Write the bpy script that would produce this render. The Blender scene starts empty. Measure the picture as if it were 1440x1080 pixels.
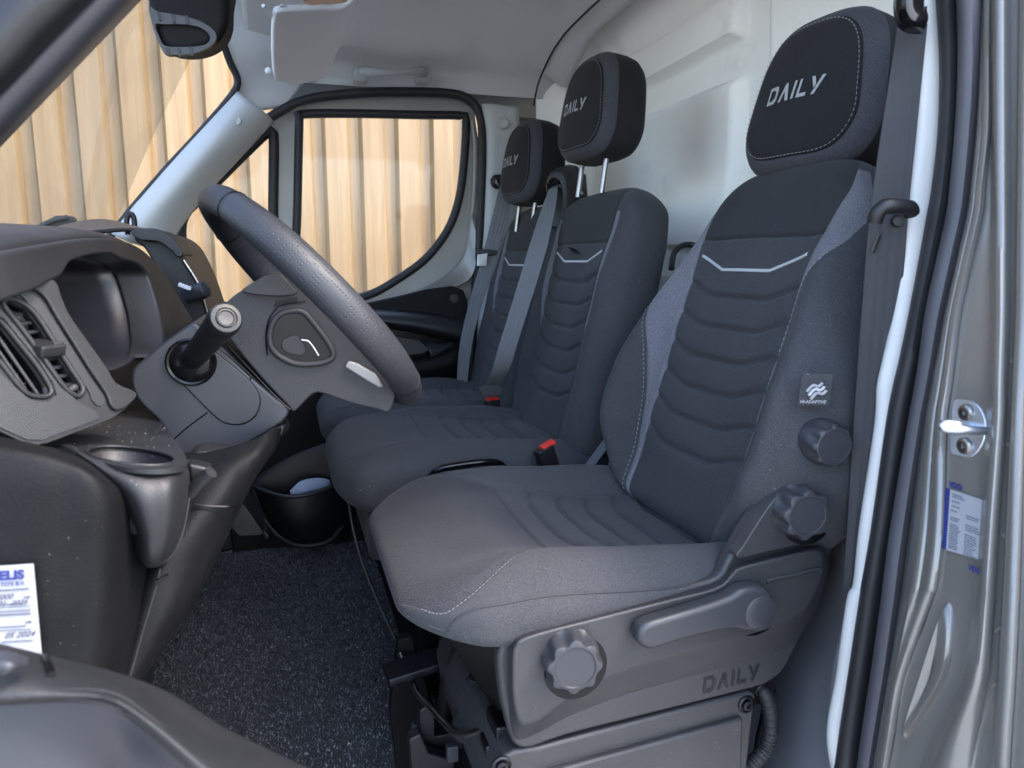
import bpy, bmesh, math, random
import numpy as np
from mathutils import Vector, Matrix
from mathutils.geometry import tessellate_polygon
random.seed(3); rng = np.random.default_rng(3)
S = bpy.context.scene
COL = S.collection
R = math.radians

# ------------------------------------------------------------------ camera
YAW, PIT = R(17.0), R(-9.3)
CAM = np.array([0.0, 0.0, 0.9])
FPX = 1040.0
cd = bpy.data.cameras.new('camera'); cam = bpy.data.objects.new('camera', cd); COL.objects.link(cam)
cam.location = CAM
cam.rotation_euler = (R(90) + PIT, 0, -YAW)
cd.sensor_width = 36; cd.lens = 36 * FPX / 1440
cd.clip_start = 0.02; cd.clip_end = 3000
cd.dof.use_dof = True; cd.dof.focus_distance = 1.2; cd.dof.aperture_fstop = 9.0
S.camera = cam

# ------------------------------------------------------------------ world, sun, exposure
SUN_EL, SUN_AZ = 52.0, 128.0           # azimuth measured from +Y towards +X
w = bpy.data.worlds.new('World'); S.world = w; w.use_nodes = True
nt = w.node_tree; bg = nt.nodes['Background']
sky = nt.nodes.new('ShaderNodeTexSky'); sky.sky_type = 'NISHITA'; sky.sun_disc = False
sky.sun_elevation = R(SUN_EL); sky.sun_rotation = R(SUN_AZ); sky.air_density = 1.0; sky.dust_density = 2.2; sky.ozone_density = 0.35
nt.links.new(sky.outputs[0], bg.inputs[0]); bg.inputs[1].default_value = 0.15
sl = bpy.data.lights.new('sun', 'SUN'); so = bpy.data.objects.new('sun', sl); COL.objects.link(so)
sl.energy = 0.5; sl.angle = R(10); sl.color = (1.0, 0.94, 0.85)
sdir = Vector((math.sin(R(SUN_AZ)) * math.cos(R(SUN_EL)), math.cos(R(SUN_AZ)) * math.cos(R(SUN_EL)), math.sin(R(SUN_EL))))
so.rotation_euler = sdir.to_track_quat('Z', 'Y').to_euler(); so.location = (0, 0, 10)
S.view_settings.view_transform = 'Standard'; S.view_settings.look = 'None'
S.view_settings.exposure = 3.45; S.view_settings.gamma = 1.0
S.render.engine = 'CYCLES'
S.cycles.max_bounces = 10; S.cycles.diffuse_bounces = 5; S.cycles.glossy_bounces = 4; S.cycles.transparent_max_bounces = 12
S.cycles.use_denoising = True; S.cycles.sample_clamp_indirect = 6.0
S.cycles.caustics_reflective = False; S.cycles.caustics_refractive = False

# ------------------------------------------------------------------ helpers
fw = np.array([math.sin(YAW) * math.cos(PIT), math.cos(YAW) * math.cos(PIT), math.sin(PIT)])
rt = np.array([math.cos(YAW), -math.sin(YAW), 0.0]); up = np.cross(rt, fw)

def P(px, py, v, ax='Y'):
    """the point of the real plane ax = v that the sight line through a photo pixel meets"""
    d = fw + rt * (px - 720) / FPX + up * (540 - py) / FPX
    i = 'XYZ'.index(ax)
    return CAM + d * ((v - CAM[i]) / d[i])

def PP(px, py, pt, n):
    d = fw + rt * (px - 720) / FPX + up * (540 - py) / FPX
    n = np.array(n, float)
    return CAM + d * (np.dot(np.array(pt) - CAM, n) / np.dot(d, n))

def thing(name, label, cat, loc=(0, 0, 0), group=None, kind=None):
    o = bpy.data.objects.new(name, None); COL.objects.link(o); o.location = loc
    o['label'] = label; o['category'] = cat
    if group: o['group'] = group
    if kind: o['kind'] = kind
    return o

def tag(o, label, cat, group=None, kind=None):
    o['label'] = label; o['category'] = cat
    if group: o['group'] = group
    if kind: o['kind'] = kind
    return o

def wloc(o):
    v = np.zeros(3)
    while o is not None:
        v = v + np.array(o.location); o = o.parent
    return v

def link(name, me, parent=None, smooth=True, angle=40):
    o = bpy.data.objects.new(name, me); COL.objects.link(o)
    if parent is not None: o.parent = parent
    if smooth:
        me.shade_smooth()
        if angle: me.set_sharp_from_angle(angle=R(angle))
    return o

def mesh(name, V, Fc, mat, parent=None, smooth=True, angle=40, mi=None):
    V = np.asarray(V, float)
    if parent is not None: V = V - wloc(parent)
    me = bpy.data.meshes.new(name)
    me.from_pydata(V.tolist(), [], [list(f) for f in Fc])
    for m in (mat if isinstance(mat, (list, tuple)) else [mat]): me.materials.append(m)
    if mi is not None: me.polygons.foreach_set('material_index', np.asarray(mi, dtype=np.int32))
    me.update()
    return link(name, me, parent, smooth, angle)

def recalc(o):
    bm = bmesh.new(); bm.from_mesh(o.data)
    bmesh.ops.remove_doubles(bm, verts=bm.verts, dist=1e-6)
    bmesh.ops.recalc_face_normals(bm, faces=bm.faces); bm.to_mesh(o.data); bm.free(); return o

def bevel(o, wd, seg=3, angle=35):
    m = o.modifiers.new('bevel', 'BEVEL'); m.width = wd; m.segments = seg; m.limit_method = 'ANGLE'; m.angle_limit = R(angle)
    m.miter_outer = 'MITER_ARC'; m.harden_normals = False
    n = o.modifiers.new('wn', 'WEIGHTED_NORMAL'); n.keep_sharp = False
    o.data.shade_smooth()
    for a in ('sharp_edge',):
        if a in o.data.attributes: o.data.attributes.remove(o.data.attributes[a])
    return o

def grid(name, G, mat, parent=None, cu=False, cv=False, thick=0, angle=60, mi=None, flip=False, off=-1):
    n, m = G.shape[:2]
    V = G.reshape(-1, 3); F = []
    MI = []
    for i in range(n if cu else n - 1):
        i2 = (i + 1) % n
        for j in range(m if cv else m - 1):
            j2 = (j + 1) % m
            f = (i * m + j, i2 * m + j, i2 * m + j2, i * m + j2)
            F.append(f[::-1] if flip else f)
            if mi is not None: MI.append(mi[i, j])
    o = mesh(name, V, F, mat, parent, True, angle, MI if mi is not None else None)
    if thick:
        s = o.modifiers.new('solid', 'SOLIDIFY'); s.thickness = thick; s.offset = off
    return o

def cr(pts, n, closed=False):
    """Catmull-Rom through points, n samples by arc length"""
    p = np.array(pts, float)
    k = len(p)
    if closed: q = np.vstack([p[-1], p, p[0], p[1]]); segs = k
    else: q = np.vstack([2 * p[0] - p[1], p, 2 * p[-1] - p[-2]]); segs = k - 1
    out = []
    for i in range(segs):
        a, b, c, d = q[i], q[i + 1], q[i + 2], q[i + 3]
        for t in np.linspace(0, 1, 14, endpoint=False):
            out.append(.5 * ((2 * b) + (-a + c) * t + (2 * a - 5 * b + 4 * c - d) * t * t + (-a + 3 * b - 3 * c + d) * t ** 3))
    out.append(p[0] if closed else p[-1])
    out = np.array(out)
    L = np.r_[0, np.cumsum(np.linalg.norm(np.diff(out, axis=0), axis=1))]
    u = np.linspace(0, L[-1], n + 1)[:-1] if closed else np.linspace(0, L[-1], n)
    return np.stack([np.interp(u, L, out[:, c]) for c in range(out.shape[1])], 1)

def crp(pts, n):
    """Catmull-Rom through points, uniform in parameter (keeps the columns of a loft aligned)"""
    p = np.array(pts, float); k = len(p)
    q = np.concatenate([[2 * p[0] - p[1]], p, [2 * p[-1] - p[-2]]])
    u = np.linspace(0, k - 1, n); out = []
    for x in u:
        i = min(int(x), k - 2); t = x - i
        a, b, c, d = q[i], q[i + 1], q[i + 2], q[i + 3]
        out.append(.5 * ((2 * b) + (-a + c) * t + (2 * a - 5 * b + 4 * c - d) * t * t + (-a + 3 * b - 3 * c + d) * t ** 3))
    return np.array(out)

def rails(name, rows, mat, parent=None, nu=24, nv=40, thick=0.004, flip=False, param=False, off=-1):
    """surface through rows of sight-line points (px, py, Y)"""
    A = []
    for r in rows:
        q = np.array([P(*c) if len(c) == 3 else P(*c[:4]) for c in r])
        A.append(crp(q, nv) if param else cr(q, nv))
    A = np.array(A)
    G = np.stack([crp(A[:, j], nu) for j in range(nv)], 1)
    return grid(name, G, mat, parent, thick=thick, flip=flip, off=off)

def plate(name, outer, depth, mat, parent=None, holes=(), bev=0, seg=3):
    """thick plate from a 3-D outline, with holes; depth is a vector"""
    loops = [np.array(outer, float)] + [np.array(h, float) for h in holes]
    tris = tessellate_polygon([[Vector(p) for p in l] for l in loops])
    V = np.vstack(loops); n = len(V); d = np.array(depth, float)
    F = []
    if holes or not bev:
        F += [tuple(t) for t in tris] + [tuple(i + n for i in reversed(t)) for t in tris]
    else:
        F += [tuple(range(n)), tuple(n + i for i in reversed(range(n)))]
    o = 0
    for l in loops:
        k = len(l)
        for i in range(k): F.append((o + i, o + (i + 1) % k, o + (i + 1) % k + n, o + i + n))
        o += k
    ob = mesh(name, np.vstack([V, V + d]), F, mat, parent, False)
    recalc(ob)
    if bev: bevel(ob, bev, seg)
    else: ob.data.shade_smooth(); ob.data.set_sharp_from_angle(angle=R(30))
    return ob

def tr(pts, y, n=None, closed=True):
    """outline traced on the plane Y = y; with n it is rounded through the points"""
    q = [P(a, b, y) for a, b in pts]
    return cr(q, n, closed) if n else np.array(q)

def trn(pts, pt, nn, n=None, closed=True):
    q = [PP(a, b, pt, nn) for a, b in pts]
    return cr(q, n, closed) if n else np.array(q)

def frames(pts):
    T = np.gradient(pts, axis=0); T /= np.linalg.norm(T, axis=1)[:, None] + 1e-12
    a = np.array([0, 0, 1.]) if abs(T[0][2]) < .9 else np.array([1., 0, 0])
    N = []; b = np.cross(T[0], a); b /= np.linalg.norm(b)
    for t in T:
        b = b - t * np.dot(b, t); b /= np.linalg.norm(b) + 1e-12; N.append(b.copy())
    N = np.array(N); return T, N, np.cross(T, N)

def tube(name, pts, r, mat, parent=None, k=12, n=None, closed=False, rad=None):
    pts = np.array(pts, float)
    if n: pts = cr(pts, n, closed)
    T, N, B = frames(pts)
    a = np.linspace(0, 2 * math.pi, k, endpoint=False)
    rr = np.full(len(pts), r) if rad is None else np.interp(np.linspace(0, 1, len(pts)), np.linspace(0, 1, len(rad)), rad)
    G = pts[:, None] + rr[:, None, None] * (np.cos(a)[None, :, None] * N[:, None] + np.sin(a)[None, :, None] * B[:, None])
    V = G.reshape(-1, 3); F = []; m = len(pts)
    for i in range(m if closed else m - 1):
        for j in range(k):
            F.append((i * k + j, i * k + (j + 1) % k, ((i + 1) % m) * k + (j + 1) % k, ((i + 1) % m) * k + j))
    if not closed: F += [tuple(range(k))[::-1], tuple((m - 1) * k + j for j in range(k))]
    return mesh(name, V, F, mat, parent, True, 50)

def ribbon(name, pts, wdir, width, mat, parent=None, n=40, thick=0.0016, wid=None, ribs=0):
    """belt webbing: a band of real thickness along pts, its width along wdir (a vector or one per point)"""
    p = cr(pts, n)
    W = np.array(wdir, float)
    if W.ndim == 1: W = np.repeat(W[None], n, 0)
    else: W = np.stack([np.interp(np.linspace(0, 1, n), np.linspace(0, 1, len(W)), W[:, c]) for c in range(3)], 1)
    W /= np.linalg.norm(W, axis=1)[:, None]
    T = np.gradient(p, axis=0); T /= np.linalg.norm(T, axis=1)[:, None]
    N = np.cross(T, W)
    ww = np.full(n, width) if wid is None else np.interp(np.linspace(0, 1, n), np.linspace(0, 1, len(wid)), wid)
    m = 25; s = np.linspace(-.5, .5, m)
    G = p[:, None] + W[:, None] * s[None, :, None] * ww[:, None, None]
    if ribs: G = G + N[:, None] * (ribs * np.cos(s * math.pi * 2 * 4) * (abs(s) < .45))[None, :, None]
    return grid(name, G, mat, parent, thick=thick, off=0)

def rev(name, c, axis, prof, mat, parent=None, k=40, rfun=None, upv=None):
    """turned body: prof = [(radius, height), ...] about axis from c; rfun(angle, i) scales the radius"""
    ax = np.array(axis, float); ax /= np.linalg.norm(ax)
    u = np.cross(ax, [0, 0, 1.]) if abs(ax[2]) < .9 else np.cross(ax, [1., 0, 0]); u /= np.linalg.norm(u); v = np.cross(ax, u)
    a = np.linspace(0, 2 * math.pi, k, endpoint=False); V = []; F = []
    for i, (r, h) in enumerate(prof):
        s = np.array([rfun(x, i) for x in a]) if rfun else np.ones(k)
        V.append(np.array(c) + ax * h + r * s[:, None] * (np.cos(a)[:, None] * u + np.sin(a)[:, None] * v))
    m = len(prof)
    for i in range(m - 1):
        for j in range(k): F.append((i * k + j, i * k + (j + 1) % k, (i + 1) * k + (j + 1) % k, (i + 1) * k + j))
    F += [tuple(range(k))[::-1], tuple((m - 1) * k + j for j in range(k))]
    return mesh(name, np.vstack(V), F, mat, parent, True, 40)

def box(name, c, sx, sy, sz, mat, parent=None, rot=(0, 0, 0), bev=0.003):
    M = Matrix.Rotation(rot[2], 3, 'Z') @ Matrix.Rotation(rot[1], 3, 'Y') @ Matrix.Rotation(rot[0], 3, 'X')
    V = [np.array(c) + np.array(M @ Vector((x * sx / 2, y * sy / 2, z * sz / 2))) for x in (-1, 1) for y in (-1, 1) for z in (-1, 1)]
    F = [(0, 1, 3, 2), (4, 6, 7, 5), (0, 4, 5, 1), (2, 3, 7, 6), (0, 2, 6, 4), (1, 5, 7, 3)]
    o = mesh(name, V, F, mat, parent, False); recalc(o)
    if bev: bevel(o, bev, 2)
    return o

def sstep(a, b, x):
    t = np.clip((np.asarray(x, float) - a) / (b - a), 0, 1); return t * t * (3 - 2 * t)

def text_mesh(s, size, bold=0.0, font_shear=0.0):
    c = bpy.data.curves.new('t', 'FONT'); c.body = s; c.size = size; c.offset = bold; c.resolution_u = 3; c.shear = font_shear
    o = bpy.data.objects.new('t', c); COL.objects.link(o)
    bpy.context.view_layer.update()
    me = bpy.data.meshes.new_from_object(o)
    V = np.array([v.co[:] for v in me.vertices]); F = [tuple(p.vertices) for p in me.polygons]
    bpy.data.objects.remove(o); bpy.data.meshes.remove(me)
    return V, F

def text_on(name, s, size, O, U, Vv, mat, parent=None, bold=0.0, lift=0.0006, thick=0.0004, shear=0.0):
    V, F = text_mesh(s, size, bold, shear)
    U = np.array(U, float); U /= np.linalg.norm(U); Vv = np.array(Vv, float); Vv /= np.linalg.norm(Vv)
    N = np.cross(U, Vv)
    Q = np.array(O) + V[:, :1] * U + V[:, 1:2] * Vv + N * lift
    o = mesh(name, Q, F, mat, parent, False)
    return o

# letters of the word on the headrests and on the seat trim, as strokes in a 0..1 box
def daily_strokes():
    L = []; t = .20; x = 0
    def q(*p): L.append([(a + x, b) for a, b in p])
    # D
    q((0, 0), (.8, 0), (.55, t), (0, t)); q((0, t), (0, 1), (t, 1), (t, t)); q((t, 1), (t, 1 - t), (.62, 1 - t), (.84, 1))
    q((.84, 1), (.62, 1 - t), (.78, .62), (1.0, .8)); q((1.0, .8), (.78, .62), (.78, .34), (1.0, .2)); q((1.0, .2), (.78, .34), (.55, t), (.8, 0))
    x = 1.25
    q((0, 0), (.24, 0), (.62, 1), (.42, 1)); q((.62, 1), (.42, .68), (.72, 0), (1.0, 0))
    x = 2.5
    q((0, 0), (.22, 0), (.22, 1), (0, 1)); x = 3.0
    q((0, 0), (.8, 0), (.8, t), (0, t)); q((0, t), (t, t), (t, 1), (0, 1)); x = 3.95
    q((0, 1), (.25, 1), (.5, .55), (.38, .34)); q((.3, 0), (.55, 0), (1.05, 1), (.8, 1))
    return L, 5.0

def daily(name, fmap, mat, parent, slant=.18, nsub=4):
    """fmap(u, v) -> 3-D point, u 0..1 along the word, v 0..1 up the letters"""
    L, W = daily_strokes(); V = []; F = []
    for q in L:
        q = np.array(q)
        b = len(V)
        for i in range(nsub + 1):
            for j in range(2):
                s = i / nsub
                e0 = q[0] * (1 - s) + q[1] * s; e1 = q[3] * (1 - s) + q[2] * s
                p = e0 * (1 - j) + e1 * j
                V.append(fmap((p[0] + slant * p[1]) / (W + slant), p[1]))
        for i in range(nsub): F.append((b + 2 * i, b + 2 * i + 2, b + 2 * i + 3, b + 2 * i + 1))
    o = mesh(name, V, F, mat, parent, False)
    return o

# ------------------------------------------------------------------ materials
class M_:
    def __init__(s, name):
        s.m = bpy.data.materials.new(name); s.m.use_nodes = True; s.t = s.m.node_tree; s.b = s.t.nodes['Principled BSDF']
        s.tc = s.t.nodes.new('ShaderNodeTexCoord')
    def n(s, ty, **k):
        x = s.t.nodes.new('ShaderNode' + ty)
        for a, v in k.items():
            if a.startswith('i_'):
                x.inputs[a[2:].replace('_', ' ')].default_value = v
            else: setattr(x, a, v)
        return x
    def l(s, a, b): s.t.links.new(a, b)
    def co(s, scale=(1, 1, 1), rot=(0, 0, 0), src='Object'):
        mp = s.n('Mapping'); s.l(s.tc.outputs[src], mp.inputs[0]); mp.inputs['Scale'].default_value = scale; mp.inputs['Rotation'].default_value = rot
        return mp.outputs[0]
    def noise(s, sc, det=3, rough=.55, co=None, out='Fac'):
        x = s.n('TexNoise'); x.inputs['Scale'].default_value = sc; x.inputs['Detail'].default_value = det; x.inputs['Roughness'].default_value = rough
        s.l(co if co else s.tc.outputs['Object'], x.inputs['Vector']); return x.outputs[out]
    def ramp(s, f, a, b, lo=.3, hi=.7, extra=()):
        x = s.n('ValToRGB'); s.l(f, x.inputs[0]); e = x.color_ramp.elements
        e[0].position = lo; e[0].color = (*a, 1); e[1].position = hi; e[1].color = (*b, 1)
        for p, c in extra: q = e.new(p); q.color = (*c, 1)
        return x.outputs[0]
    def math(s, op, a, b=None, c=None):
        x = s.n('Math', operation=op)
        for i, v in enumerate((a, b, c)):
            if v is None: continue
            if isinstance(v, (int, float)): x.inputs[i].default_value = v
            else: s.l(v, x.inputs[i])
        return x.outputs[0]
    def mix(s, f, a, b, mode='MIX'):
        x = s.n('MixRGB', blend_type=mode)
        for i, v in enumerate((f, a, b)):
            if isinstance(v, (int, float)): x.inputs[i].default_value = v
            elif isinstance(v, tuple): x.inputs[i].default_value = (*v, 1)
            else: s.l(v, x.inputs[i])
        return x.outputs[0]
    def bump(s, h, st=.3, d=.001, prev=None):
        x = s.n('Bump'); x.inputs['Strength'].default_value = st; x.inputs['Distance'].default_value = d
        s.l(h, x.inputs['Height'])
        if prev is not None: s.l(prev, x.inputs['Normal'])
        s.l(x.outputs[0], s.b.inputs['Normal']); return x.outputs[0]
    def col(s, c):
        if isinstance(c, tuple): s.b.inputs['Base Color'].default_value = (*c, 1)
        else: s.l(c, s.b.inputs['Base Color'])
    def set(s, **k):
        for a, v in k.items():
            i = s.b.inputs[a.replace('_', ' ')]
            if isinstance(v, (int, float)) or isinstance(v, tuple): i.default_value = v
            else: s.l(v, i)

def plastic(name, c, rough=.5, grain=900, bst=.35, var=.12, dust=0.0, spec=.36, gd=.0004):
    m = M_(name); c = tuple(x * .74 for x in c)
    base = m.ramp(m.noise(6, 4), tuple(x * (1 - var) for x in c), tuple(x * (1 + var) for x in c))
    if dust:
        sp = m.noise(520, 1, .3); k = m.ramp(sp, (0, 0, 0), (1, 1, 1), .795, .83)
        base = m.mix(m.math('MULTIPLY', k, dust), base, (.35, .34, .33))
        sm = m.ramp(m.noise(14, 5, .7), (0, 0, 0), (1, 1, 1), .45, .8)
        base = m.mix(m.math('MULTIPLY', sm, dust * .05), base, (.3, .3, .31))
    m.col(base)
    m.set(Roughness=m.math('MULTIPLY_ADD', m.noise(30, 4, .7), .16, rough - .08), Specular_IOR_Level=spec)
    if grain:
        v = m.n('TexVoronoi'); v.inputs['Scale'].default_value = grain; m.l(m.tc.outputs['Object'], v.inputs['Vector'])
        m.bump(m.math('ADD', v.outputs['Distance'], m.noise(grain * .6, 2)), bst, gd)
    return m.m

def fabric(name, c1, c2, scale=700, mode='knit', bst=.6, sheen=.06, fleck=0.0):
    m = M_(name); c1 = tuple(x * .70 for x in c1); c2 = tuple(x * .80 for x in c2)
    wv = m.n('TexWave', wave_type='BANDS', bands_direction='DIAGONAL' if mode == 'twill' else 'X'); wv.inputs['Scale'].default_value = scale * .28
    wv.inputs['Distortion'].default_value = 1.2; wv.inputs['Detail'].default_value = 1; wv.inputs['Detail Scale'].default_value = 4
    m.l(m.tc.outputs['Object'], wv.inputs['Vector'])
    w2 = m.n('TexWave', wave_type='BANDS', bands_direction='Z' if mode != 'twill' else 'Y'); w2.inputs['Scale'].default_value = scale * .28
    w2.inputs['Distortion'].default_value = 1.2
    m.l(m.tc.outputs['Object'], w2.inputs['Vector'])
    v = m.n('TexVoronoi'); v.inputs['Scale'].default_value = scale; m.l(m.tc.outputs['Object'], v.inputs['Vector'])
    h = m.math('ADD', v.outputs['Distance'], m.math('MULTIPLY', m.noise(scale * .5, 2, .6), .5))
    if mode == 'twill': h = m.math('ADD', h, m.math('MULTIPLY', wv.outputs['Fac'], .35))
    f = m.noise(scale * .85, 3, .8)
    cloud = m.noise(7, 5, .6)
    mixf = m.math('ADD', m.math('MULTIPLY', f, .85), m.math('MULTIPLY', h, .16))
    base = m.ramp(mixf, c1, c2, .40, .68)
    base = m.mix(m.math('MULTIPLY', cloud, .35), base, tuple(x * 1.5 for x in c2))
    if fleck:
        k = m.ramp(m.noise(420, 1, .2), (0, 0, 0), (1, 1, 1), .83, .86)
        base = m.mix(m.math('MULTIPLY', k, fleck), base, (.5, .5, .48))
    m.col(base); m.set(Roughness=.95, Specular_IOR_Level=.08, Sheen_Weight=sheen, Sheen_Roughness=.4)
    m.bump(h, bst, .0006)
    return m.m

MT = {}
MT['fab'] = fabric('seat_fabric', (0.0216, 0.0222, 0.0243), (0.0553, 0.0564, 0.0606), 800, fleck=.4)
MT['fabtop'] = fabric('smooth_seat_fabric', (0.0142, 0.0144, 0.0157), (0.0360, 0.0369, 0.0393), 1100, fleck=.3)
MT['fabhead'] = fabric('shaded_headrest_fabric', (.009, 0.0088, 0.0095), (.022, 0.0221, 0.0234), 1000)  # seat cloth darkened: the shade on the headrests is put into its colour
MT['headrim'] = fabric('headrest_side_knit', (.014, .014, .017), (.062, .062, .070), 900)
MT['tweed'] = fabric('heather_grey_fabric', (.026, .0265, .031), (.165, .166, .185), 900, 'knit', .9, .1)
MT['cush'] = fabric('cushion_fabric', (0.0136, 0.0141, 0.0162), (0.046, 0.0470, 0.0522), 620, bst=.9, fleck=.3)
MT['dash'] = plastic('dark_grey_grained_plastic', (0.0115, 0.0119, 0.0138), .5, 900, .4, dust=.35, spec=.35)
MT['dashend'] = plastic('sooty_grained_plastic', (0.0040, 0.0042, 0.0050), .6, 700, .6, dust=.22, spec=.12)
MT['shroud'] = plastic('slate_satin_plastic', (0.0269, 0.0287, 0.0355), .40, 1100, .2, dust=.15)
MT['trim'] = plastic('grey_seat_trim_plastic', (0.03, 0.03, 0.032), .46, 800, .45, dust=.4)
MT['knob'] = plastic('satin_knob_plastic', (0.031, 0.0322, 0.0372), .42, 1200, .12)
MT['black'] = plastic('black_plastic', (.006, .006, .0075), .48, 900, .25)
MT['gloss'] = plastic('glossy_black_plastic', (.004, .004, .005), .2, 0, spec=.22)
MT['frame'] = plastic('dull_grey_door_paint', (0.2720, 0.2720, 0.2592), .42, 0, 0, .1, spec=.4)
MT['rubber'] = plastic('black_rubber', (.014, .014, .016), .6, 600, .3)
MT['rubber2'] = plastic('dusty_grey_rubber', (.095, .092, .105), .55, 500, .3, dust=.2)
MT['void'] = plastic('shade_black_plastic', (.0035, .0035, .004), .62, 900, .2, spec=.14)  # near-black stands in for deep shade under the seats; also on sensor shell
MT['handle'] = plastic('grey_moulded_plastic', (.33, .335, .34), .55, 700, .2, .05)
MT['head'] = None
def felt():
    m = M_('grey_felt_headliner')
    n1 = m.noise(900, 2, .8); n2 = m.noise(5, 5, .6)
    c = m.mix(m.math('MULTIPLY', n2, .6), (.42, .425, .43), (.55, .55, .545))
    c = m.mix(m.math('MULTIPLY', n1, .25), c, (.22, .225, .24)); m.col(c)
    m.set(Roughness=.95, Specular_IOR_Level=.1, Sheen_Weight=.2); m.bump(m.math('ADD', n1, m.math('MULTIPLY', m.noise(60, 3), .8)), .35, .0012); return m.m
MT['head'] = felt()
def bulk():
    m = M_('pale_grey_bulkhead_fleece')
    n1 = m.noise(1, 3, .8, m.co((900, 900, 260))); n2 = m.noise(3.2, 5, .6); n3 = m.noise(30, 4, .7)
    c = m.mix(n2, (.78, .78, .76), (.88, .87, .84)); c = m.mix(m.math('MULTIPLY', n1, .15), c, (.55, .55, .55))
    st = m.ramp(m.noise(9, 5, .75), (0, 0, 0), (1, 1, 1), .56, .78)
    c = m.mix(m.math('MULTIPLY', st, .25), c, (.33, .31, .28)); m.col(c)
    m.set(Roughness=.9, Specular_IOR_Level=.15, Sheen_Weight=.15); m.bump(m.math('ADD', n1, n3), .3, .0015); return m.m
MT['bulk'] = bulk()
MT['pale'] = plastic('pale_grey_trim_plastic', (0.455, 0.473, 0.481), .5, 900, .25, .05)
MT['visor'] = plastic('grey_vinyl', (0.735, 0.752, 0.787), .7, 700, .4, .05)
MT['white'] = plastic('pale_painted_flange', (.54, .54, .53), .45, 0, 0, .05)
def paint():
    m = M_('metallic_grey_paint')
    v = m.n('TexVoronoi'); v.inputs['Scale'].default_value = 2500; m.l(m.tc.outputs['Object'], v.inputs['Vector'])
    c = m.mix(m.math('MULTIPLY', v.outputs['Distance'], .8), (.090, .083, .074), (.172, .160, .143))
    d = m.ramp(m.noise(8, 6, .7), (0, 0, 0), (1, 1, 1), .5, .85)
    c = m.mix(m.math('MULTIPLY', d, .2), c, (.16, .15, .135)); m.col(c)
    m.set(Metallic=.35, Roughness=.42, Coat_Weight=.8, Coat_Roughness=.13)
    m.bump(m.noise(120, 2), .03, .001); return m.m
MT['paint'] = paint()
MT['paintin'] = plastic('grey_inner_primer', (.10, .105, .12), .5, 0, 0, .15, dust=.3)
def metal(name, c, r, nz=.1):
    m = M_(name); m.col(m.ramp(m.noise(40, 4, .7), tuple(x * .75 for x in c), c)); m.set(Metallic=1.0, Roughness=m.math('MULTIPLY_ADD', m.noise(60, 4, .7), nz * 2, r)); return m.m
MT['chrome'] = metal('polished_steel', (.26, .25, .24), .2)
MT['zinc'] = metal('zinc_plated_steel', (.60, .64, .70), .28, .12)
MT['blkmetal'] = metal('black_oiled_steel', (.035, .037, .042), .3, .15)
MT['silver'] = plastic('silver_satin_trim', (.55, .57, .60), .35, 0, 0, .04)
MT['reflect'] = plastic('silver_reflective_piping', (.42, .44, .46), .4, 0, 0, .04)
MT['letter'] = fabric('silver_embroidery', (.20, .20, .20), (.34, .34, .34), 900, 'twill', .8)
MT['thread'] = plastic('grey_thread', (.22, .22, .22), .7, 0, 0, .1)
MT['seam'] = plastic('dark_seam_thread', (.012, .012, .014), .9, 0, 0, .1)
MT['belt'] = plastic('grey_belt_webbing', (.115, .118, .125), .7, 700, .5, .08)
MT['beltd'] = plastic('dark_belt_webbing', (.026, .027, .031), .7, 700, .5, .08)
MT['red'] = plastic('red_push_button', (.62, .035, .03), .35, 0, 0, .05)
MT['alu'] = plastic('satin_grey_insert', (.20, .205, .215), .35, 0, 0, .04)
MT['ink'] = plastic('blue_ink', (.012, .02, .14), .6, 0, 0, .05)
MT['dark_ink'] = plastic('dark_ink', (.05, .055, .09), .6, 0, 0, .05)
MT['paper'] = plastic('white_sticker_paper', (0.2860, 0.2915, 0.3080), .45, 0, 0, .03)
MT['note'] = plastic('pale_blue_paper', (.50, .58, .78), .7, 0, 0, .05)
MT['peach'] = plastic('amber_lamp_lens', (.62, .36, .24), .3, 0, 0, .05)
def leather():
    m = M_('perforated_black_leather'); m.col(m.ramp(m.noise(9, 4), (.013, .0135, .016), (.024, .025, .030)))
    v = m.n('TexVoronoi', feature='F1'); v.inputs['Scale'].default_value = 260; v.inputs['Randomness'].default_value = 0.0
    m.l(m.co((1, 1, 1), (0, R(42), 0)), v.inputs['Vector'])
    d = m.math('SMOOTH_MIN', v.outputs['Distance'], .33, .1)
    m.set(Roughness=.42, Specular_IOR_Level=.5); b = m.bump(d, .9, .0018)
    m.set(Roughness=.5, Specular_IOR_Level=.35); m.bump(m.noise(900, 2), .15, .0006, b); return m.m
MT['perf'] = leather()
def smleather():
    m = M_('smooth_black_leather'); m.col((.013, .0133, .0155)); m.set(Roughness=.52, Specular_IOR_Level=.3)
    v = m.n('TexVoronoi'); v.inputs['Scale'].default_value = 800; m.l(m.tc.outputs['Object'], v.inputs['Vector']); m.bump(v.outputs['Distance'], .35, .0006); return m.m
MT['leather'] = smleather()
def weave(name, c, rough, sc, rot, bst=.6):
    m = M_(name); m.col(m.ramp(m.noise(8, 4), tuple(x * .85 for x in c), tuple(x * 1.1 for x in c)))
    v = m.n('TexVoronoi'); v.inputs['Scale'].default_value = sc; v.inputs['Randomness'].default_value = 0.0
    m.l(m.co((1, 1, 1), rot), v.inputs['Vector']); m.bump(v.outputs['Distance'], bst, .002); m.set(Roughness=rough); return m.m
MT['honey'] = weave('dotted_texture_plastic', (0.0142, 0.0142, 0.0165), .42, 620, (R(20), R(45), R(10)), .2)
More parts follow.
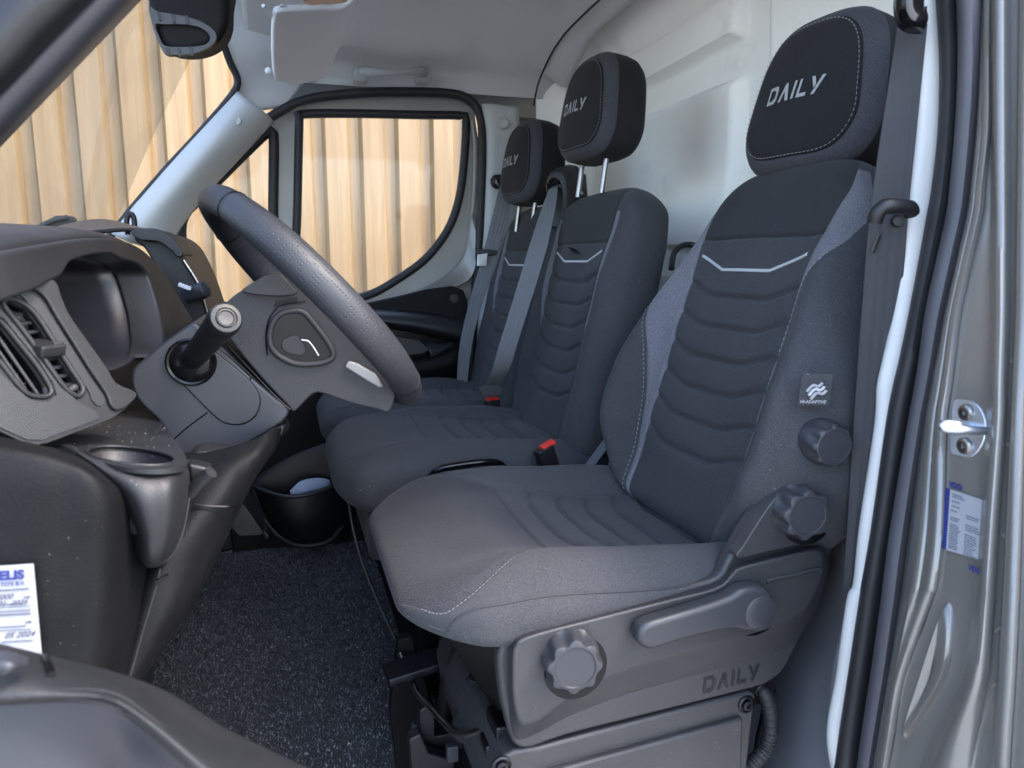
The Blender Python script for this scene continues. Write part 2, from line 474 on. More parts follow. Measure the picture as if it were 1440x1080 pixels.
def lines():
    m = M_('fine_ribbed_black_plastic'); m.col((.012, .012, .016))
    wv = m.n('TexWave', bands_direction='Z'); wv.inputs['Scale'].default_value = 260; m.l(m.tc.outputs['Object'], wv.inputs['Vector'])
    m.set(Roughness=.34); m.bump(wv.outputs['Fac'], .2, .0004); return m.m
MT['lines'] = lines()
def glass(name, film=.03, tint=(.97, .98, .98), arcs=False):
    m = M_(name); out = m.t.nodes['Material Output']
    tr_ = m.n('BsdfTransparent'); tr_.inputs[0].default_value = (*tint, 1)
    gl = m.n('BsdfGlossy'); gl.inputs['Roughness'].default_value = .03; gl.inputs[0].default_value = (.9, .95, 1, 1)
    df = m.n('BsdfDiffuse'); df.inputs[0].default_value = (.75, .76, .74, 1)
    lw = m.n('LayerWeight'); lw.inputs[0].default_value = .5; fr_ = m.math('MULTIPLY_ADD', m.math('POWER', lw.outputs['Facing'], 4.0), .5, .012)
    a = m.n('MixShader'); m.l(fr_, a.inputs[0]); m.l(tr_.outputs[0], a.inputs[1]); m.l(gl.outputs[0], a.inputs[2])
    b = m.n('MixShader')
    f = m.math('MULTIPLY', m.ramp(m.noise(5, 6, .7), (.4, .4, .4), (1, 1, 1), .3, .8), film)
    if arcs:
        for cy, r, k in arcs:
            sx = m.n('SeparateXYZ'); m.l(m.tc.outputs['Object'], sx.inputs[0])
            dy = m.math('SUBTRACT', sx.outputs[1], cy[0]); dz = m.math('SUBTRACT', sx.outputs[2], cy[1])
            d = m.math('SQRT', m.math('ADD', m.math('MULTIPLY', dy, dy), m.math('MULTIPLY', dz, dz)))
            wob = m.math('MULTIPLY_ADD', m.noise(20, 3), .006, d)
            f = m.math('ADD', f, m.math('MULTIPLY', m.math('GREATER_THAN', wob, r), k))
    m.l(f, b.inputs[0]); m.l(a.outputs[0], b.inputs[1]); m.l(df.outputs[0], b.inputs[2]); m.l(b.outputs[0], out.inputs[0])
    return m.m
MT['glass'] = glass('side_window_glass', .03)
MT['screen'] = glass('windscreen_glass', .05, (.76, .775, .765), [((1.0, .75), .66, .04), ((1.75, .80), .52, .04)])
def clad():
    m = M_('wood_print_cladding')
    oi = m.n('ObjectInfo')
    ad = m.n('VectorMath', operation='ADD'); m.l(m.tc.outputs['Object'], ad.inputs[0]); m.l(m.math('MULTIPLY', oi.outputs['Random'], 40.0), ad.inputs[1])
    mp = m.n('Mapping'); m.l(ad.outputs[0], mp.inputs[0]); mp.inputs['Scale'].default_value = (11, 11, .55)
    n1 = m.noise(2.2, 6, .62, mp.outputs[0])
    mp2 = m.n('Mapping'); m.l(ad.outputs[0], mp2.inputs[0]); mp2.inputs['Scale'].default_value = (60, 60, 1.4)
    n2 = m.noise(2.5, 4, .6, mp2.outputs[0])
    c = m.ramp(n1, (.145, .095, .044), (.208, .138, .068), .32, .66)
    c = m.mix(m.math('MULTIPLY', m.ramp(n2, (1, 1, 1), (0, 0, 0), .35, .55), .35), c, (.11, .070, .040))
    kn = m.ramp(m.noise(1.7, 2, .4, m.co((3, 3, 1.2))), (0, 0, 0), (1, 1, 1), .72, .8)
    c = m.mix(m.math('MULTIPLY', kn, .25), c, (.14, .075, .036)); m.col(c); m.set(Roughness=.45, Specular_IOR_Level=.4)
    return m.m
MT['clad'] = clad()
def ground():
    m = M_('pale_grey_concrete'); c = m.ramp(m.noise(2.5, 8, .65), (.22, .215, .205), (.38, .37, .355)); m.col(c)
    m.set(Roughness=.9); m.bump(m.noise(80, 4), .4, .004); return m.m
MT['ground'] = ground()
def carpet():
    m = M_('black_loop_carpet'); r = m.noise(420, 2, .7)
    c = m.ramp(r, (.006, .0063, .008), (.040, .042, .050), .42, .72)
    m.col(c); m.set(Roughness=.95, Specular_IOR_Level=.2, Sheen_Weight=.2); return m.m
MT['carpet'] = carpet()

# ------------------------------------------------------------------ outside: ground and the clad wall
def flat(name, x0, x1, y0, y1, z, mat):
    return mesh(name, [(x0, y0, z), (x1, y0, z), (x1, y1, z), (x0, y1, z)], [(0, 1, 2, 3)], mat, None, False)
g = flat('ground', -400, 400, -400, 400, -.62, MT['ground']); g['kind'] = 'structure'
WY = 4.6; PITCH = .213
wall = thing('clad_wall', 'tall outside wall of ribbed sheets printed like pale wood, beyond the windows', 'wall', (0, WY, -.62))
prof = []
x = 0
for k in range(5):
    b = k * PITCH
    prof += [(b, 0), (b + .118, 0), (b + .136, .042), (b + .192, .042), (b + PITCH, 0)]
prof = sorted(set(prof)); 
pv = np.array(prof); H = 4.6
V = []; F = []
for z in (0, H):
    for a, d in pv: V.append((a, d, z))
k = len(pv)
for i in range(k - 1): F.append((i, i + 1, k + i + 1, k + i))
me = bpy.data.meshes.new('cladding_sheet'); me.from_pydata(V, [], F); me.materials.append(MT['clad']); me.update()
for i in range(-7, 8):
    o = bpy.data.objects.new('cladding_sheet', me); COL.objects.link(o); o.parent = wall
    o.location = (i * 5 * PITCH + .06, (.002 if i % 2 else 0), 0)
    s = o.modifiers.new('s', 'SOLIDIFY'); s.thickness = .0012; s.offset = 0
box('base_plinth', (0, WY + .09, -.37), 16, .1, .5, MT['ground'], wall)

# ------------------------------------------------------------------ van shell
van = thing('van_body', 'metallic grey van cab with its driver door open, lined in pale grey felt', 'van', (.2, 1.3, -.3))
CE = 1.53
# headliner: ceiling rolls down to the passenger door header
ys = [.58, .66, .8, 1.2, 1.6, 1.85, 1.98, 2.06, 2.115, 2.14, 2.15]
zs = [1.40, 1.49, CE, CE + .01, CE, CE - .01, CE - .035, CE - .075, 1.43, 1.40, 1.375]
xs = np.linspace(-.065, .80, 60)
yz = crp(np.stack([ys, zs], 1), 90)
G = np.zeros((60, 90, 3))
for i, xx in enumerate(xs):
    G[i, :, 0] = xx; G[i, :, 1] = yz[:, 0]
    zz = yz[:, 1].copy()
    # a step behind the sun visors, a recess round the grab handle and the rolled edge at the back
    zz += .018 * sstep(.10, .16, xx) * sstep(2.02, 1.9, yz[:, 0]) * sstep(.62, .75, yz[:, 0])
    zz -= .05 * sstep(.66, .80, xx) ** 2 * (yz[:, 0] < 2.08)
    zz -= .012 * np.exp(-((yz[:, 0] - 2.02) / .05) ** 2) * (1 - sstep(.02, .1, abs(xx - .27) - .17))
    G[i, :, 2] = zz
grid('headliner', G, MT['head'], van, thick=.004)
# front corner of the headliner and windscreen header, running down to the A pillar
HX = -.16
rails('header_trim', [
    [(300, 40, 2.02), (316, 75, 2.05), (333, 112, 2.08), (330, 135, 2.10)],
    [(330, -30, 2.0), (352, 60, 2.05), (366, 110, 2.10), (356, 155, 2.115)],
    [(440, -30, 2.0), (440, 60, 2.07), (430, 110, 2.12), (400, 150, 2.135)]], MT['head'], van, 20, 24, .003)
# passenger A pillar trim
pil = rails('a_pillar_trim', [
    [(332, 128, 2.07), (282, 186, 2.055), (236, 236, 2.04), (196, 282, 2.03), (158, 330, 2.02)],
    [(350, 142, 2.055), (300, 200, 2.03), (258, 248, 2.02), (212, 300, 2.01), (180, 340, 2.0)],
    [(372, 158, 2.075), (322, 212, 2.06), (276, 262, 2.05), (240, 304, 2.04), (212, 350, 2.03)],
    [(384, 170, 2.12), (336, 222, 2.11), (288, 274, 2.10), (254, 318, 2.09), (228, 360, 2.08)]], MT['pale'], van, 20, 30, .004)
rev('plug', P(333, 170, 2.045), (-.25, -1, .1), [(.011, -.004), (.011, .002), (.0095, .003), (.004, .0035)], MT['pale'], pil, 24)
tube('windscreen_seal', [P(*p) for p in [(296, -20, 1.98), (308, 40, 2.02), (322, 84, 2.05), (334, 112, 2.07), (326, 134, 2.07), (282, 186, 2.06), (236, 236, 2.045), (196, 282, 2.035), (152, 336, 2.03)]], .009, MT['rubber'], van, 10, 60)
# windscreen glass
uu_, vv_ = np.meshgrid(np.linspace(0, 1, 24), np.linspace(0, 1, 40), indexing='ij')
tn, tf, bn, bf = [np.array(q) for q in ((-.17, .50, 1.60), (-.10, 2.12, 1.58), (-.60, .50, .88), (-.45, 2.12, .88))]
G = (tn * (1 - uu_)[..., None] + bn * uu_[..., None]) * (1 - vv_)[..., None] + (tf * (1 - uu_)[..., None] + bf * uu_[..., None]) * vv_[..., None]
G[..., 0] -= .06 * np.sin(math.pi * vv_) + .015 * np.sin(math.pi * uu_)
grid('windscreen', G, MT['screen'], van)
# headliner roll above the windscreen header on the near side
# passenger B pillar trim
bp = rails('b_pillar_trim', [
    [(678, 146, 2.13), (684, 200, 2.13), (680, 300, 2.125), (672, 420, 2.12), (664, 600, 2.10)],
    [(690, 146, 2.115), (692, 200, 2.115), (690, 300, 2.11), (684, 420, 2.10), (676, 600, 2.09)],
    [(712, 149, 2.115), (712, 200, 2.115), (712, 300, 2.11), (706, 420, 2.10), (700, 600, 2.09)],
    [(725, 150, 2.12), (726, 200, 2.12), (728, 300, 2.12), (726, 420, 2.12), (726, 600, 2.12)],
    [(728, 150, 2.16), (729, 200, 2.16), (731, 300, 2.16), (730, 420, 2.16), (730, 600, 2.16)]], MT['pale'], van, 24, 24, .004, param=True)
rev('height_knob', P(708, 173, 2.105), (-.1, -1, 0), [(.016, -.004), (.016, .003), (.013, .006), (.012, .004), (.004, .004)], MT['pale'], bp, 28)
plate('belt_slot_cover', tr([(703, 189), (716, 189), (716, 250), (703, 250)], 2.108), (0, -.004, 0), MT['pale'], bp, bev=.001)

# bulkhead with pressed panels
BX = .90
def bulk_x(y, z):
    x = BX + 0 * y
    def bandy(y0, y1, s=.013): return sstep(y0, y0 + s, y) * (1 - sstep(y1 - s, y1, y))
    def bandz(z0, z1, s=.013): return sstep(z0, z0 + s, z) * (1 - sstep(z1 - s, z1, z))
    x -= .030 * bandy(1.33, 2.02) * bandz(1.335, 1.43)
    x -= .030 * bandy(1.33, 2.02) * bandz(.93, 1.265)
    x -= .030 * bandy(1.33, 2.02) * bandz(.45, .88)
    x -= .030 * bandy(.62, 1.24) * bandz(.93, 1.40)
    x -= .030 * bandy(.62, 1.24) * bandz(.35, .88)
    x -= .16 * sstep(2.02, 2.17, y) ** 1.5       # rounded corner to the side wall
    x -= .07 * sstep(1.44, 1.56, z) ** 1.6
    x -= .035 * np.exp(-((y - 2.00) / .045) ** 2 - ((z - 1.40) / .08) ** 2) - .02 * np.exp(-((y - 1.95) / .03) ** 2 - ((z - 1.40) / .09) ** 2)
    x += .004 * np.sin(y * 9 + z * 4) + .003 * np.sin(z * 17 + y * 5)
    return x
yy, zz = np.meshgrid(np.linspace(.50, 2.17, 200), np.linspace(.05, 1.56, 180), indexing='ij')
G = np.stack([bulk_x(yy, zz), yy, zz], 2)
bk = grid('bulkhead', G, MT['bulk'], van, thick=.004)
tube('liner_edge_piping', [(.735, .9, 1.506), (.735, 1.5, 1.509), (.733, 1.85, 1.497), (.728, 1.98, 1.473), (.722, 2.05, 1.436), (.716, 2.09, 1.40), (.710, 2.11, 1.345)], .0028, MT['black'], van, 8, 50)
# cab floor, carpet with real tufts
FZ = .10
fl = mesh('cab_floor', [(-.9, .62, FZ - .02), (.95, .62, FZ - .02), (.95, 2.2, FZ - .02), (-.9, 2.2, FZ - .02)], [(0, 1, 2, 3)], MT['paintin'], van, False)
bx_, by_ = 170, 130
gx, gy = np.meshgrid(np.linspace(-.6, .32, bx_), np.linspace(1.0, 2.12, by_), indexing='ij')
G = np.stack([gx, gy, FZ + .004 * np.sin(gx * 14) * np.sin(gy * 11) + rng.normal(0, .0006, gx.shape) + .16 * sstep(-.28, -.6, gx)], 2)
cp = grid('floor_carpet', G, MT['carpet'], None, thick=.008)
tag(cp, 'black looped carpet on the cab floor in front of the passenger bench', 'carpet')
N = 52000
tx = rng.uniform(-.45, .30, N); ty = rng.uniform(1.02, 2.11, N); tz = FZ + .004 * np.sin(tx * 14) * np.sin(ty * 11) + .16 * sstep(-.28, -.6, tx)
an = rng.uniform(0, 2 * math.pi, N); hh = rng.uniform(.003, .0075, N); ww = rng.uniform(.0008, .0018, N); ln = rng.normal(0, .003, (N, 2))
V = np.zeros((N, 3, 3)); ca, sa = np.cos(an) * ww, np.sin(an) * ww
V[:, 0] = np.stack([tx - ca, ty - sa, tz], 1); V[:, 1] = np.stack([tx + ca, ty + sa, tz], 1); V[:, 2] = np.stack([tx + ln[:, 0], ty + ln[:, 1], tz + hh], 1)
me = bpy.data.meshes.new('carpet_pile'); me.from_pydata(V.reshape(-1, 3).tolist(), [], np.arange(N * 3).reshape(-1, 3).tolist())
def pile():
    m = M_('carpet_yarn'); gmt = m.n('NewGeometry')
    m.col(m.ramp(gmt.outputs['Random Per Island'], (.005, .0053, .007), (.17, .175, .195), .55, 1.0)); m.set(Roughness=.8, Sheen_Weight=.2); return m.m
me.materials.append(pile()); me.update()
o = link('carpet_pile', me, cp, False); o['kind'] = 'stuff'
# crumbs lying on the carpet
V = []; F = []
for i in range(90):
    x, y = rng.uniform(-.3, .25), rng.uniform(1.15, 2.0); s = rng.uniform(.0008, .0028); b = len(V)
    for d in ((1, 0, 0), (-1, .3, 0), (0, 1, .2), (0, 0, 1.2)): V.append((x + d[0] * s, y + d[1] * s, FZ + .007 + d[2] * s))
    F += [(b, b + 1, b + 2), (b, b + 1, b + 3), (b + 1, b + 2, b + 3), (b, b + 2, b + 3)]
cr_ = mesh('grit', V, F, plastic('pale_grit', (.45, .38, .28), .8, 0, 0), None, False); cr_['kind'] = 'stuff'; cr_['label'] = 'pale grit and crumbs scattered on the black carpet'; cr_['category'] = 'grit'

mesh('light_leak_panel', [(-.7, 2.135, .05), (.5, 2.135, .05), (.5, 2.135, .30), (-.7, 2.135, .40)], [(0, 1, 2, 3)], MT['black'], van, False)  # added black sheet that closes a light leak beside the floor

# ------------------------------------------------------------------ passenger door
DY = 2.165
pd = thing('passenger_door', 'closed passenger door with quarter window, framed glass and dark lower trim', 'door', (.15, 2.2, .1))
outer = tr([(222, 348), (250, 296), (300, 240), (350, 192), (400, 160), (440, 143), (540, 134), (640, 137), (667, 155), (674, 210), (670, 300), (668, 420), (662, 620), (430, 640), (250, 600), (215, 420)], DY)
qwin = tr([(372, 189), (381, 187), (385, 198), (384, 290), (383, 418), (310, 430), (268, 400), (256, 345), (258, 305), (285, 275)], DY, 60)
mwin = tr([(424, 161), (500, 160), (590, 162), (648, 163), (655, 170), (652, 230), (645, 280), (630, 322), (600, 362), (560, 392), (520, 414), (470, 425), (416, 425), (413, 418), (418, 300), (421, 170)], DY, 110)
plate('door_frame', outer, (0, .035, 0), MT['frame'], pd, holes=[qwin, mwin])
def winseal(pts, r, nm):
    tube(nm, pts - np.array([0, .002, 0]), r, MT['rubber'], pd, 10, closed=True)
winseal(mwin, .012, 'window_seal'); winseal(qwin, .014, 'window_seal')
for nm, wpts in (('window', mwin), ('quarter_window', qwin)):
    q = wpts.copy(); q[:, 1] += .018
    mesh(nm, q, [tuple(range(len(q)))], MT['glass'], pd, False)
tube('door_edge_flange', tr([(664, 170), (668, 210), (664, 300), (650, 372), (612, 408), (560, 424), (500, 432)], DY - .012, 40, False), .006, MT['frame'], pd, 10)
rails('door_cheek', [
    [(664, 300, 2.14), (656, 352, 2.13), (632, 384, 2.13), (590, 408, 2.13), (540, 424, 2.13)],
    [(672, 330, 2.12), (668, 380, 2.11), (650, 400, 2.11), (604, 412, 2.11), (548, 428, 2.11)]], MT['paint'], pd, 12, 30, .003)
tube('door_seal', [P(*p) for p in [(246, 318, 2.12), (262, 278, 2.12), (300, 236, 2.12), (350, 187, 2.125), (400, 153, 2.13), (440, 138, 2.135), (500, 131, 2.135), (560, 129, 2.135), (630, 131, 2.135), (660, 140, 2.135), (674, 160, 2.135), (678, 200, 2.13), (676, 300, 2.125), (668, 420, 2.115), (658, 600, 2.10)]], .0125, MT['rubber'], van, 12, 90)
trim = plate('lower_trim', tr([(425, 436), (505, 429), (560, 417), (600, 407), (636, 402), (652, 408), (658, 424), (656, 480), (652, 620), (640, 700), (520, 800), (330, 800), (300, 560), (300, 440)], 2.10), (0, .03, 0), MT['dashend'], pd, bev=.006)
rails('waist_rail', [
    [(420, 438, 2.10), (500, 434, 2.10), (560, 436, 2.10), (610, 441, 2.10), (655, 448, 2.10)],
    [(420, 442, 2.06), (500, 440, 2.06), (560, 442, 2.06), (610, 448, 2.065), (655, 456, 2.07)],
    [(420, 452, 2.045), (500, 450, 2.045), (560, 455, 2.045), (610, 463, 2.05), (655, 474, 2.06)],
    [(420, 458, 2.07), (500, 456, 2.07), (560, 463, 2.07), (610, 473, 2.075), (655, 484, 2.09)]], MT['dash'], pd, 20, 30, .003)
plate('pull_recess', tr([(440, 459), (520, 458), (580, 468), (634, 481), (626, 492), (606, 503), (560, 510), (440, 500)], 2.096), (0, .003, 0), MT['gloss'], pd)
rails('pull_lip', [
    [(596, 480, 2.095), (612, 482, 2.095), (636, 482, 2.095)],
    [(604, 492, 2.06), (618, 490, 2.07), (634, 484, 2.09)],
    [(606, 503, 2.06), (622, 496, 2.07), (636, 486, 2.09)]], MT['shroud'], pd, 10, 16, .002)
plate('armrest_insert', tr([(440, 466), (528, 467), (590, 478), (606, 492), (596, 498), (560, 503), (500, 508), (440, 505)], 2.07), (0, .024, 0), MT['dash'], pd, bev=.004)
rails('armrest', [
    [(430, 506, 2.09), (520, 508, 2.09), (600, 500, 2.09), (640, 484, 2.09), (656, 476, 2.09)],
    [(430, 514, 2.055), (520, 513, 2.055), (600, 507, 2.06), (640, 495, 2.065), (656, 490, 2.075)],
    [(430, 530, 2.05), (520, 528, 2.05), (600, 522, 2.055), (640, 512, 2.06), (656, 508, 2.07)],
    [(430, 552, 2.075), (520, 546, 2.075), (600, 538, 2.08), (640, 528, 2.085), (656, 524, 2.09)]], MT['dashend'], pd, 20, 26, .003)
rev('trim_button', P(639, 420, 2.098), (0, -1, 0), [(.0135, -.002), (.0135, .001), (.0115, .0015), (.011, .004), (.003, .0045)], MT['dash'], trim, 28)
# door bin with the folded paper
rails('bin_back', [
    [(352, 700, 2.09), (356, 676, 2.09), (400, 646, 2.09), (460, 622, 2.09), (500, 616, 2.09)],
    [(352, 720, 2.08), (358, 690, 2.08), (410, 668, 2.08), (462, 650, 2.08), (500, 640, 2.08)],
    [(380, 760, 2.08), (384, 740, 2.08), (420, 730, 2.08), (470, 720, 2.08), (500, 716, 2.08)]], MT['black'], pd, 10, 20, .003)
rails('bin_front', [
    [(354, 682, 2.08), (372, 690, 2.02), (402, 698, 1.985), (440, 694, 1.985), (480, 678, 2.02), (506, 670, 2.07)],
    [(358, 690, 2.075), (374, 698, 2.015), (402, 706, 1.98), (440, 702, 1.98), (480, 688, 2.015), (506, 680, 2.07)],
    [(372, 720, 2.07), (384, 726, 2.01), (408, 732, 1.98), (440, 732, 1.98), (476, 724, 2.01), (502, 716, 2.07)],
    [(398, 758, 2.07), (408, 762, 2.02), (420, 764, 2.0), (440, 764, 2.0), (470, 762, 2.03), (492, 758, 2.07)]], MT['black'], pd, 24, 30, .004)
tube('bin_rim', [P(*p) for p in [(352, 680, 2.07), (372, 690, 2.01), (402, 698, 1.978), (440, 694, 1.978), (480, 678, 2.01), (506, 670, 2.06)]], .006, MT['shroud'], pd, 10, 30)
tube('bin_foot', [P(*p) for p in [(348, 690, 2.06), (366, 720, 2.04), (390, 752, 2.03), (420, 767, 2.0), (460, 762, 2.0), (482, 740, 2.03)]], .007, MT['dash'], pd, 10, 30)
pp = rails('folded_paper', [[(408, 690, 2.00), (424, 676, 2.02), (448, 672, 2.04), (464, 675, 2.05)], [(410, 700, 2.00), (428, 694, 2.01), (450, 690, 2.03), (466, 688, 2.045)]], MT['note'], None, 6, 14, .001)
tag(pp, 'folded pale blue paper standing in the bin of the passenger door', 'paper')

# ------------------------------------------------------------------ upholstery
def basis(tilt):
    a = R(tilt); return np.array([0, 1., 0]), np.array([math.sin(a), 0, math.cos(a)]), np.array([-math.cos(a), 0, math.sin(a)])

class Pad:
    """padded upholstery block: s across, t along, n out of the padded face"""
    def __init__(p, O, ax, L, w, d, B, win, wmid, k=4, kt=4, kb=5, lines=(), gw=.0042, gd=.0045, rise=.03, seams=(), puff=.0018, top=.16, bot=.10, extra=None, skew=None, seamd=.0035, bx=.84, bwid=.17, near=None, under=1.0):
        p.__dict__.update(locals())
        p.f = {}
        for nm in ('w', 'd', 'B', 'win', 'wmid'):
            v = np.array(getattr(p, nm), float)
            p.f[nm] = (v[:, 0], crpoly(v))
    def wm(p, t, s):
        a = p.q('wmid', t)
        if p.near is None: return a
        v = np.array(p.near, float); x_, y_ = crpoly(v)
        return np.where(np.asarray(s) < 0, np.interp(t, x_, y_), a)
    def q(p, nm, t): xx, yy = p.f[nm]; return np.interp(t, *p.f[nm][1])
    def raw(p, s, t, side=1):
        s = np.asarray(s, float); t = np.asarray(t, float) + 0 * s; s = s + 0 * t
        ut = t / p.L
        e = np.ones_like(t)
        m = ut > 1 - p.top; e[m] = np.maximum(1 - ((ut[m] - 1 + p.top) / p.top) ** p.kt, 0) ** (1 / p.kt)
        m = ut < p.bot; e[m] = np.maximum(1 - ((p.bot - ut[m]) / p.bot) ** p.kb, 0) ** (1 / p.kb)
        w = p.q('w', ut); d = p.q('d', ut); B = p.q('B', ut); wi = p.q('win', ut); wm = p.wm(ut, s)
        W = w * (1 - .35 * (1 - e)); x = np.clip(s / w, -1, 1); S = x * W
        sup = np.maximum(1 - np.abs(x) ** p.k, 0) ** (1 / p.k)
        n = side * d * e * sup * (1 if side > 0 else p.under)
        if side > 0:
            wt = np.clip(sup * e, 0, 1) ** 1.5
            a = abs(s)
            b = B * np.exp(-((abs(x) - p.bx) / p.bwid) ** 2)
            inn = 1 - sstep(.93, 1.04, a / wi)
            g = 0
            for tk in p.lines:
                tl = tk + p.rise * sstep(.42, 1.08, a / wi)
                g = g - p.gd * np.exp(-((t - tl) / p.gw) ** 2) * inn
            if len(p.lines) > 1 and p.puff:
                pit = abs(p.lines[1] - p.lines[0]); lo, hi = min(p.lines), max(p.lines)
                tt = t - p.rise * sstep(.42, 1.08, a / wi)
                g = g + p.puff * abs(np.sin(math.pi * (tt - lo) / pit)) * inn * sstep(lo - pit, lo, tt) * sstep(hi + pit, hi, tt)
            g = g - p.seamd * np.exp(-((a - wi) / .0032) ** 2) * (1 if p.wmid_on() else 1)
            g = g - p.seamd * .8 * np.exp(-((a - wm) / .0028) ** 2)
            for ts, s0 in p.seams:
                g = g - .004 * np.exp(-((t - ts) / .0028) ** 2) * (1 - sstep(.97, 1.03, a / (wi * s0)))
            n = n + (b + g) * wt
            if p.extra: n = n + p.extra(s, t, x, ut) * wt
            n = n + (.0012 * np.sin(s * 31 + t * 17) + .0010 * np.sin(s * 13 - t * 43)) * wt
        return S, t, n
    def wmid_on(p): return True
    def pos(p, s, t, lift=0, side=1):
        S, T, n = p.raw(s, t, side); w0 = p.f['d'][1][1].max()
        As, At, An = p.ax
        return np.array(p.O) + S[..., None] * As + T[..., None] * At + (n + lift)[..., None] * An
    def build(p, name, mats, parent, nt=230, n1=60, n2=26, n3=26, nb=30, rowmat=None):
        # rows: fine and even in the middle, closing up towards both ends
        u = np.linspace(0, 1, nt)
        tt = np.concatenate([p.bot * (1 - np.cos(np.linspace(0, math.pi / 2, 18)))[:-1], np.linspace(p.bot, 1 - p.top, nt), 1 - p.top + p.top * np.sin(np.linspace(0, math.pi / 2, 22))[1:]]) * p.L
        ts_ = [s[0] for s in p.seams]
        for s_ in ts_:
            i = np.argmin(abs(tt - s_)); tt[i] = s_
        rowsV = []; 
        for t in tt:
            ut = t / p.L; w = p.q('w', ut); wi = min(p.q('win', ut), w * .985); wm = min(max(p.q('wmid', ut), wi + .0004), w * .992)
            def half(wm): return np.concatenate([np.linspace(0, wi, n1 // 2)[:-1], np.linspace(wi, wm, n2)[:-1], wm + (w - wm) * np.sin(np.linspace(0, math.pi / 2, n3))])
            a = half(wm); an = half(min(max(float(p.wm(ut, -1)), wi + .0004), w * .992))
            s = np.concatenate([-an[::-1], a[1:]])
            f = p.pos(s, np.full_like(s, t))
            sb = w * np.sin(np.linspace(math.pi / 2, -math.pi / 2, nb))[1:-1]
            b = p.pos(sb, np.full_like(sb, t), 0, -1)
            rowsV.append(np.vstack([f, b]))
        G = np.array(rowsV); m = G.shape[1]; nf = 2 * len(a) - 1
        c = len(a) - 1; MI = np.zeros((len(tt), m), int)
        for j in range(m):
            if j < nf - 1:
                k_ = min(abs(j - c), abs(j + 1 - c))
                z = 2 if k_ < n1 // 2 - 1 else (1 if k_ < n1 // 2 - 1 + n2 - 1 else 0)
            else: z = 3 if len(mats) > 4 else 0
            MI[:, j] = z
        if rowmat is not None:
            for i, t in enumerate(tt):
                tm = .5 * (t + tt[min(i + 1, len(tt) - 1)])
                for j in range(m): MI[i, j] = rowmat(tm, MI[i, j], j < nf - 1)
        return grid(name, G, mats, parent, cv=True, mi=MI[:-1] if False else MI, angle=80)

def crpoly(v):
    u = np.linspace(v[0, 0], v[-1, 0], 200)
    # monotone-ish smooth interpolation
    y = np.interp(u, v[:, 0], v[:, 1]); k = np.hanning(17); k /= k.sum()
    yp = np.r_[np.full(8, y[0]), y, np.full(8, y[-1])]
    return (u, np.convolve(yp, k, 'valid'))

def stitches(name, pad, path, mat, parent, step=.0075, ln=.0045, r=.0006, lift=.0006):
    """sewn stitches: short thread pieces along a path of (s, t) on the pad"""
    p = cr(path, 400); Q = pad.pos(p[:, 0], p[:, 1], lift)
    L = np.r_[0, np.cumsum(np.linalg.norm(np.diff(Q, axis=0), axis=1))]; V = []; F = []
    An = pad.ax[2]
    d = 0
    while d + ln < L[-1]:
        a = np.array([np.interp(d, L, Q[:, c]) for c in range(3)]); b = np.array([np.interp(d + ln, L, Q[:, c]) for c in range(3)])
        T = (b - a); T /= np.linalg.norm(T) + 1e-9; N = np.cross(T, An); N /= np.linalg.norm(N) + 1e-9; U = np.cross(N, T)
        k = len(V)
        for q, sc in ((a, .5), ((a + b) / 2, 1), (b, .5)):
            for c in range(5):
                g = 2 * math.pi * c / 5; V.append(q + r * sc * (math.cos(g) * N + math.sin(g) * U) + U * r * .4 * (sc == 1))
        for i in range(2):
            for c in range(5): F.append((k + i * 5 + c, k + i * 5 + (c + 1) % 5, k + (i + 1) * 5 + (c + 1) % 5, k + (i + 1) * 5 + c))
        d += step
    o = mesh(name, V, F, mat, parent, True); o['kind'] = 'stuff'; return o

def strip_on(name, pad, fpath, width, mat, parent, lift=.0012, n=60):
    p = np.array([fpath(u) for u in np.linspace(0, 1, n)])
    rows = []
    for k in (-.5, -.35, 0, .35, .5):
        q = p.copy(); q[:, 1] += k * width
        rows.append(pad.pos(q[:, 0], q[:, 1], lift if abs(k) < .5 else lift * .1))
    return grid(name, np.array(rows), mat, parent, thick=.0006, off=0)

def piping(name, pad, path, r, mat, parent, lift=0, n=80):
    p = cr(path, n); return tube(name, pad.pos(p[:, 0], p[:, 1], lift), r, mat, parent, 8)

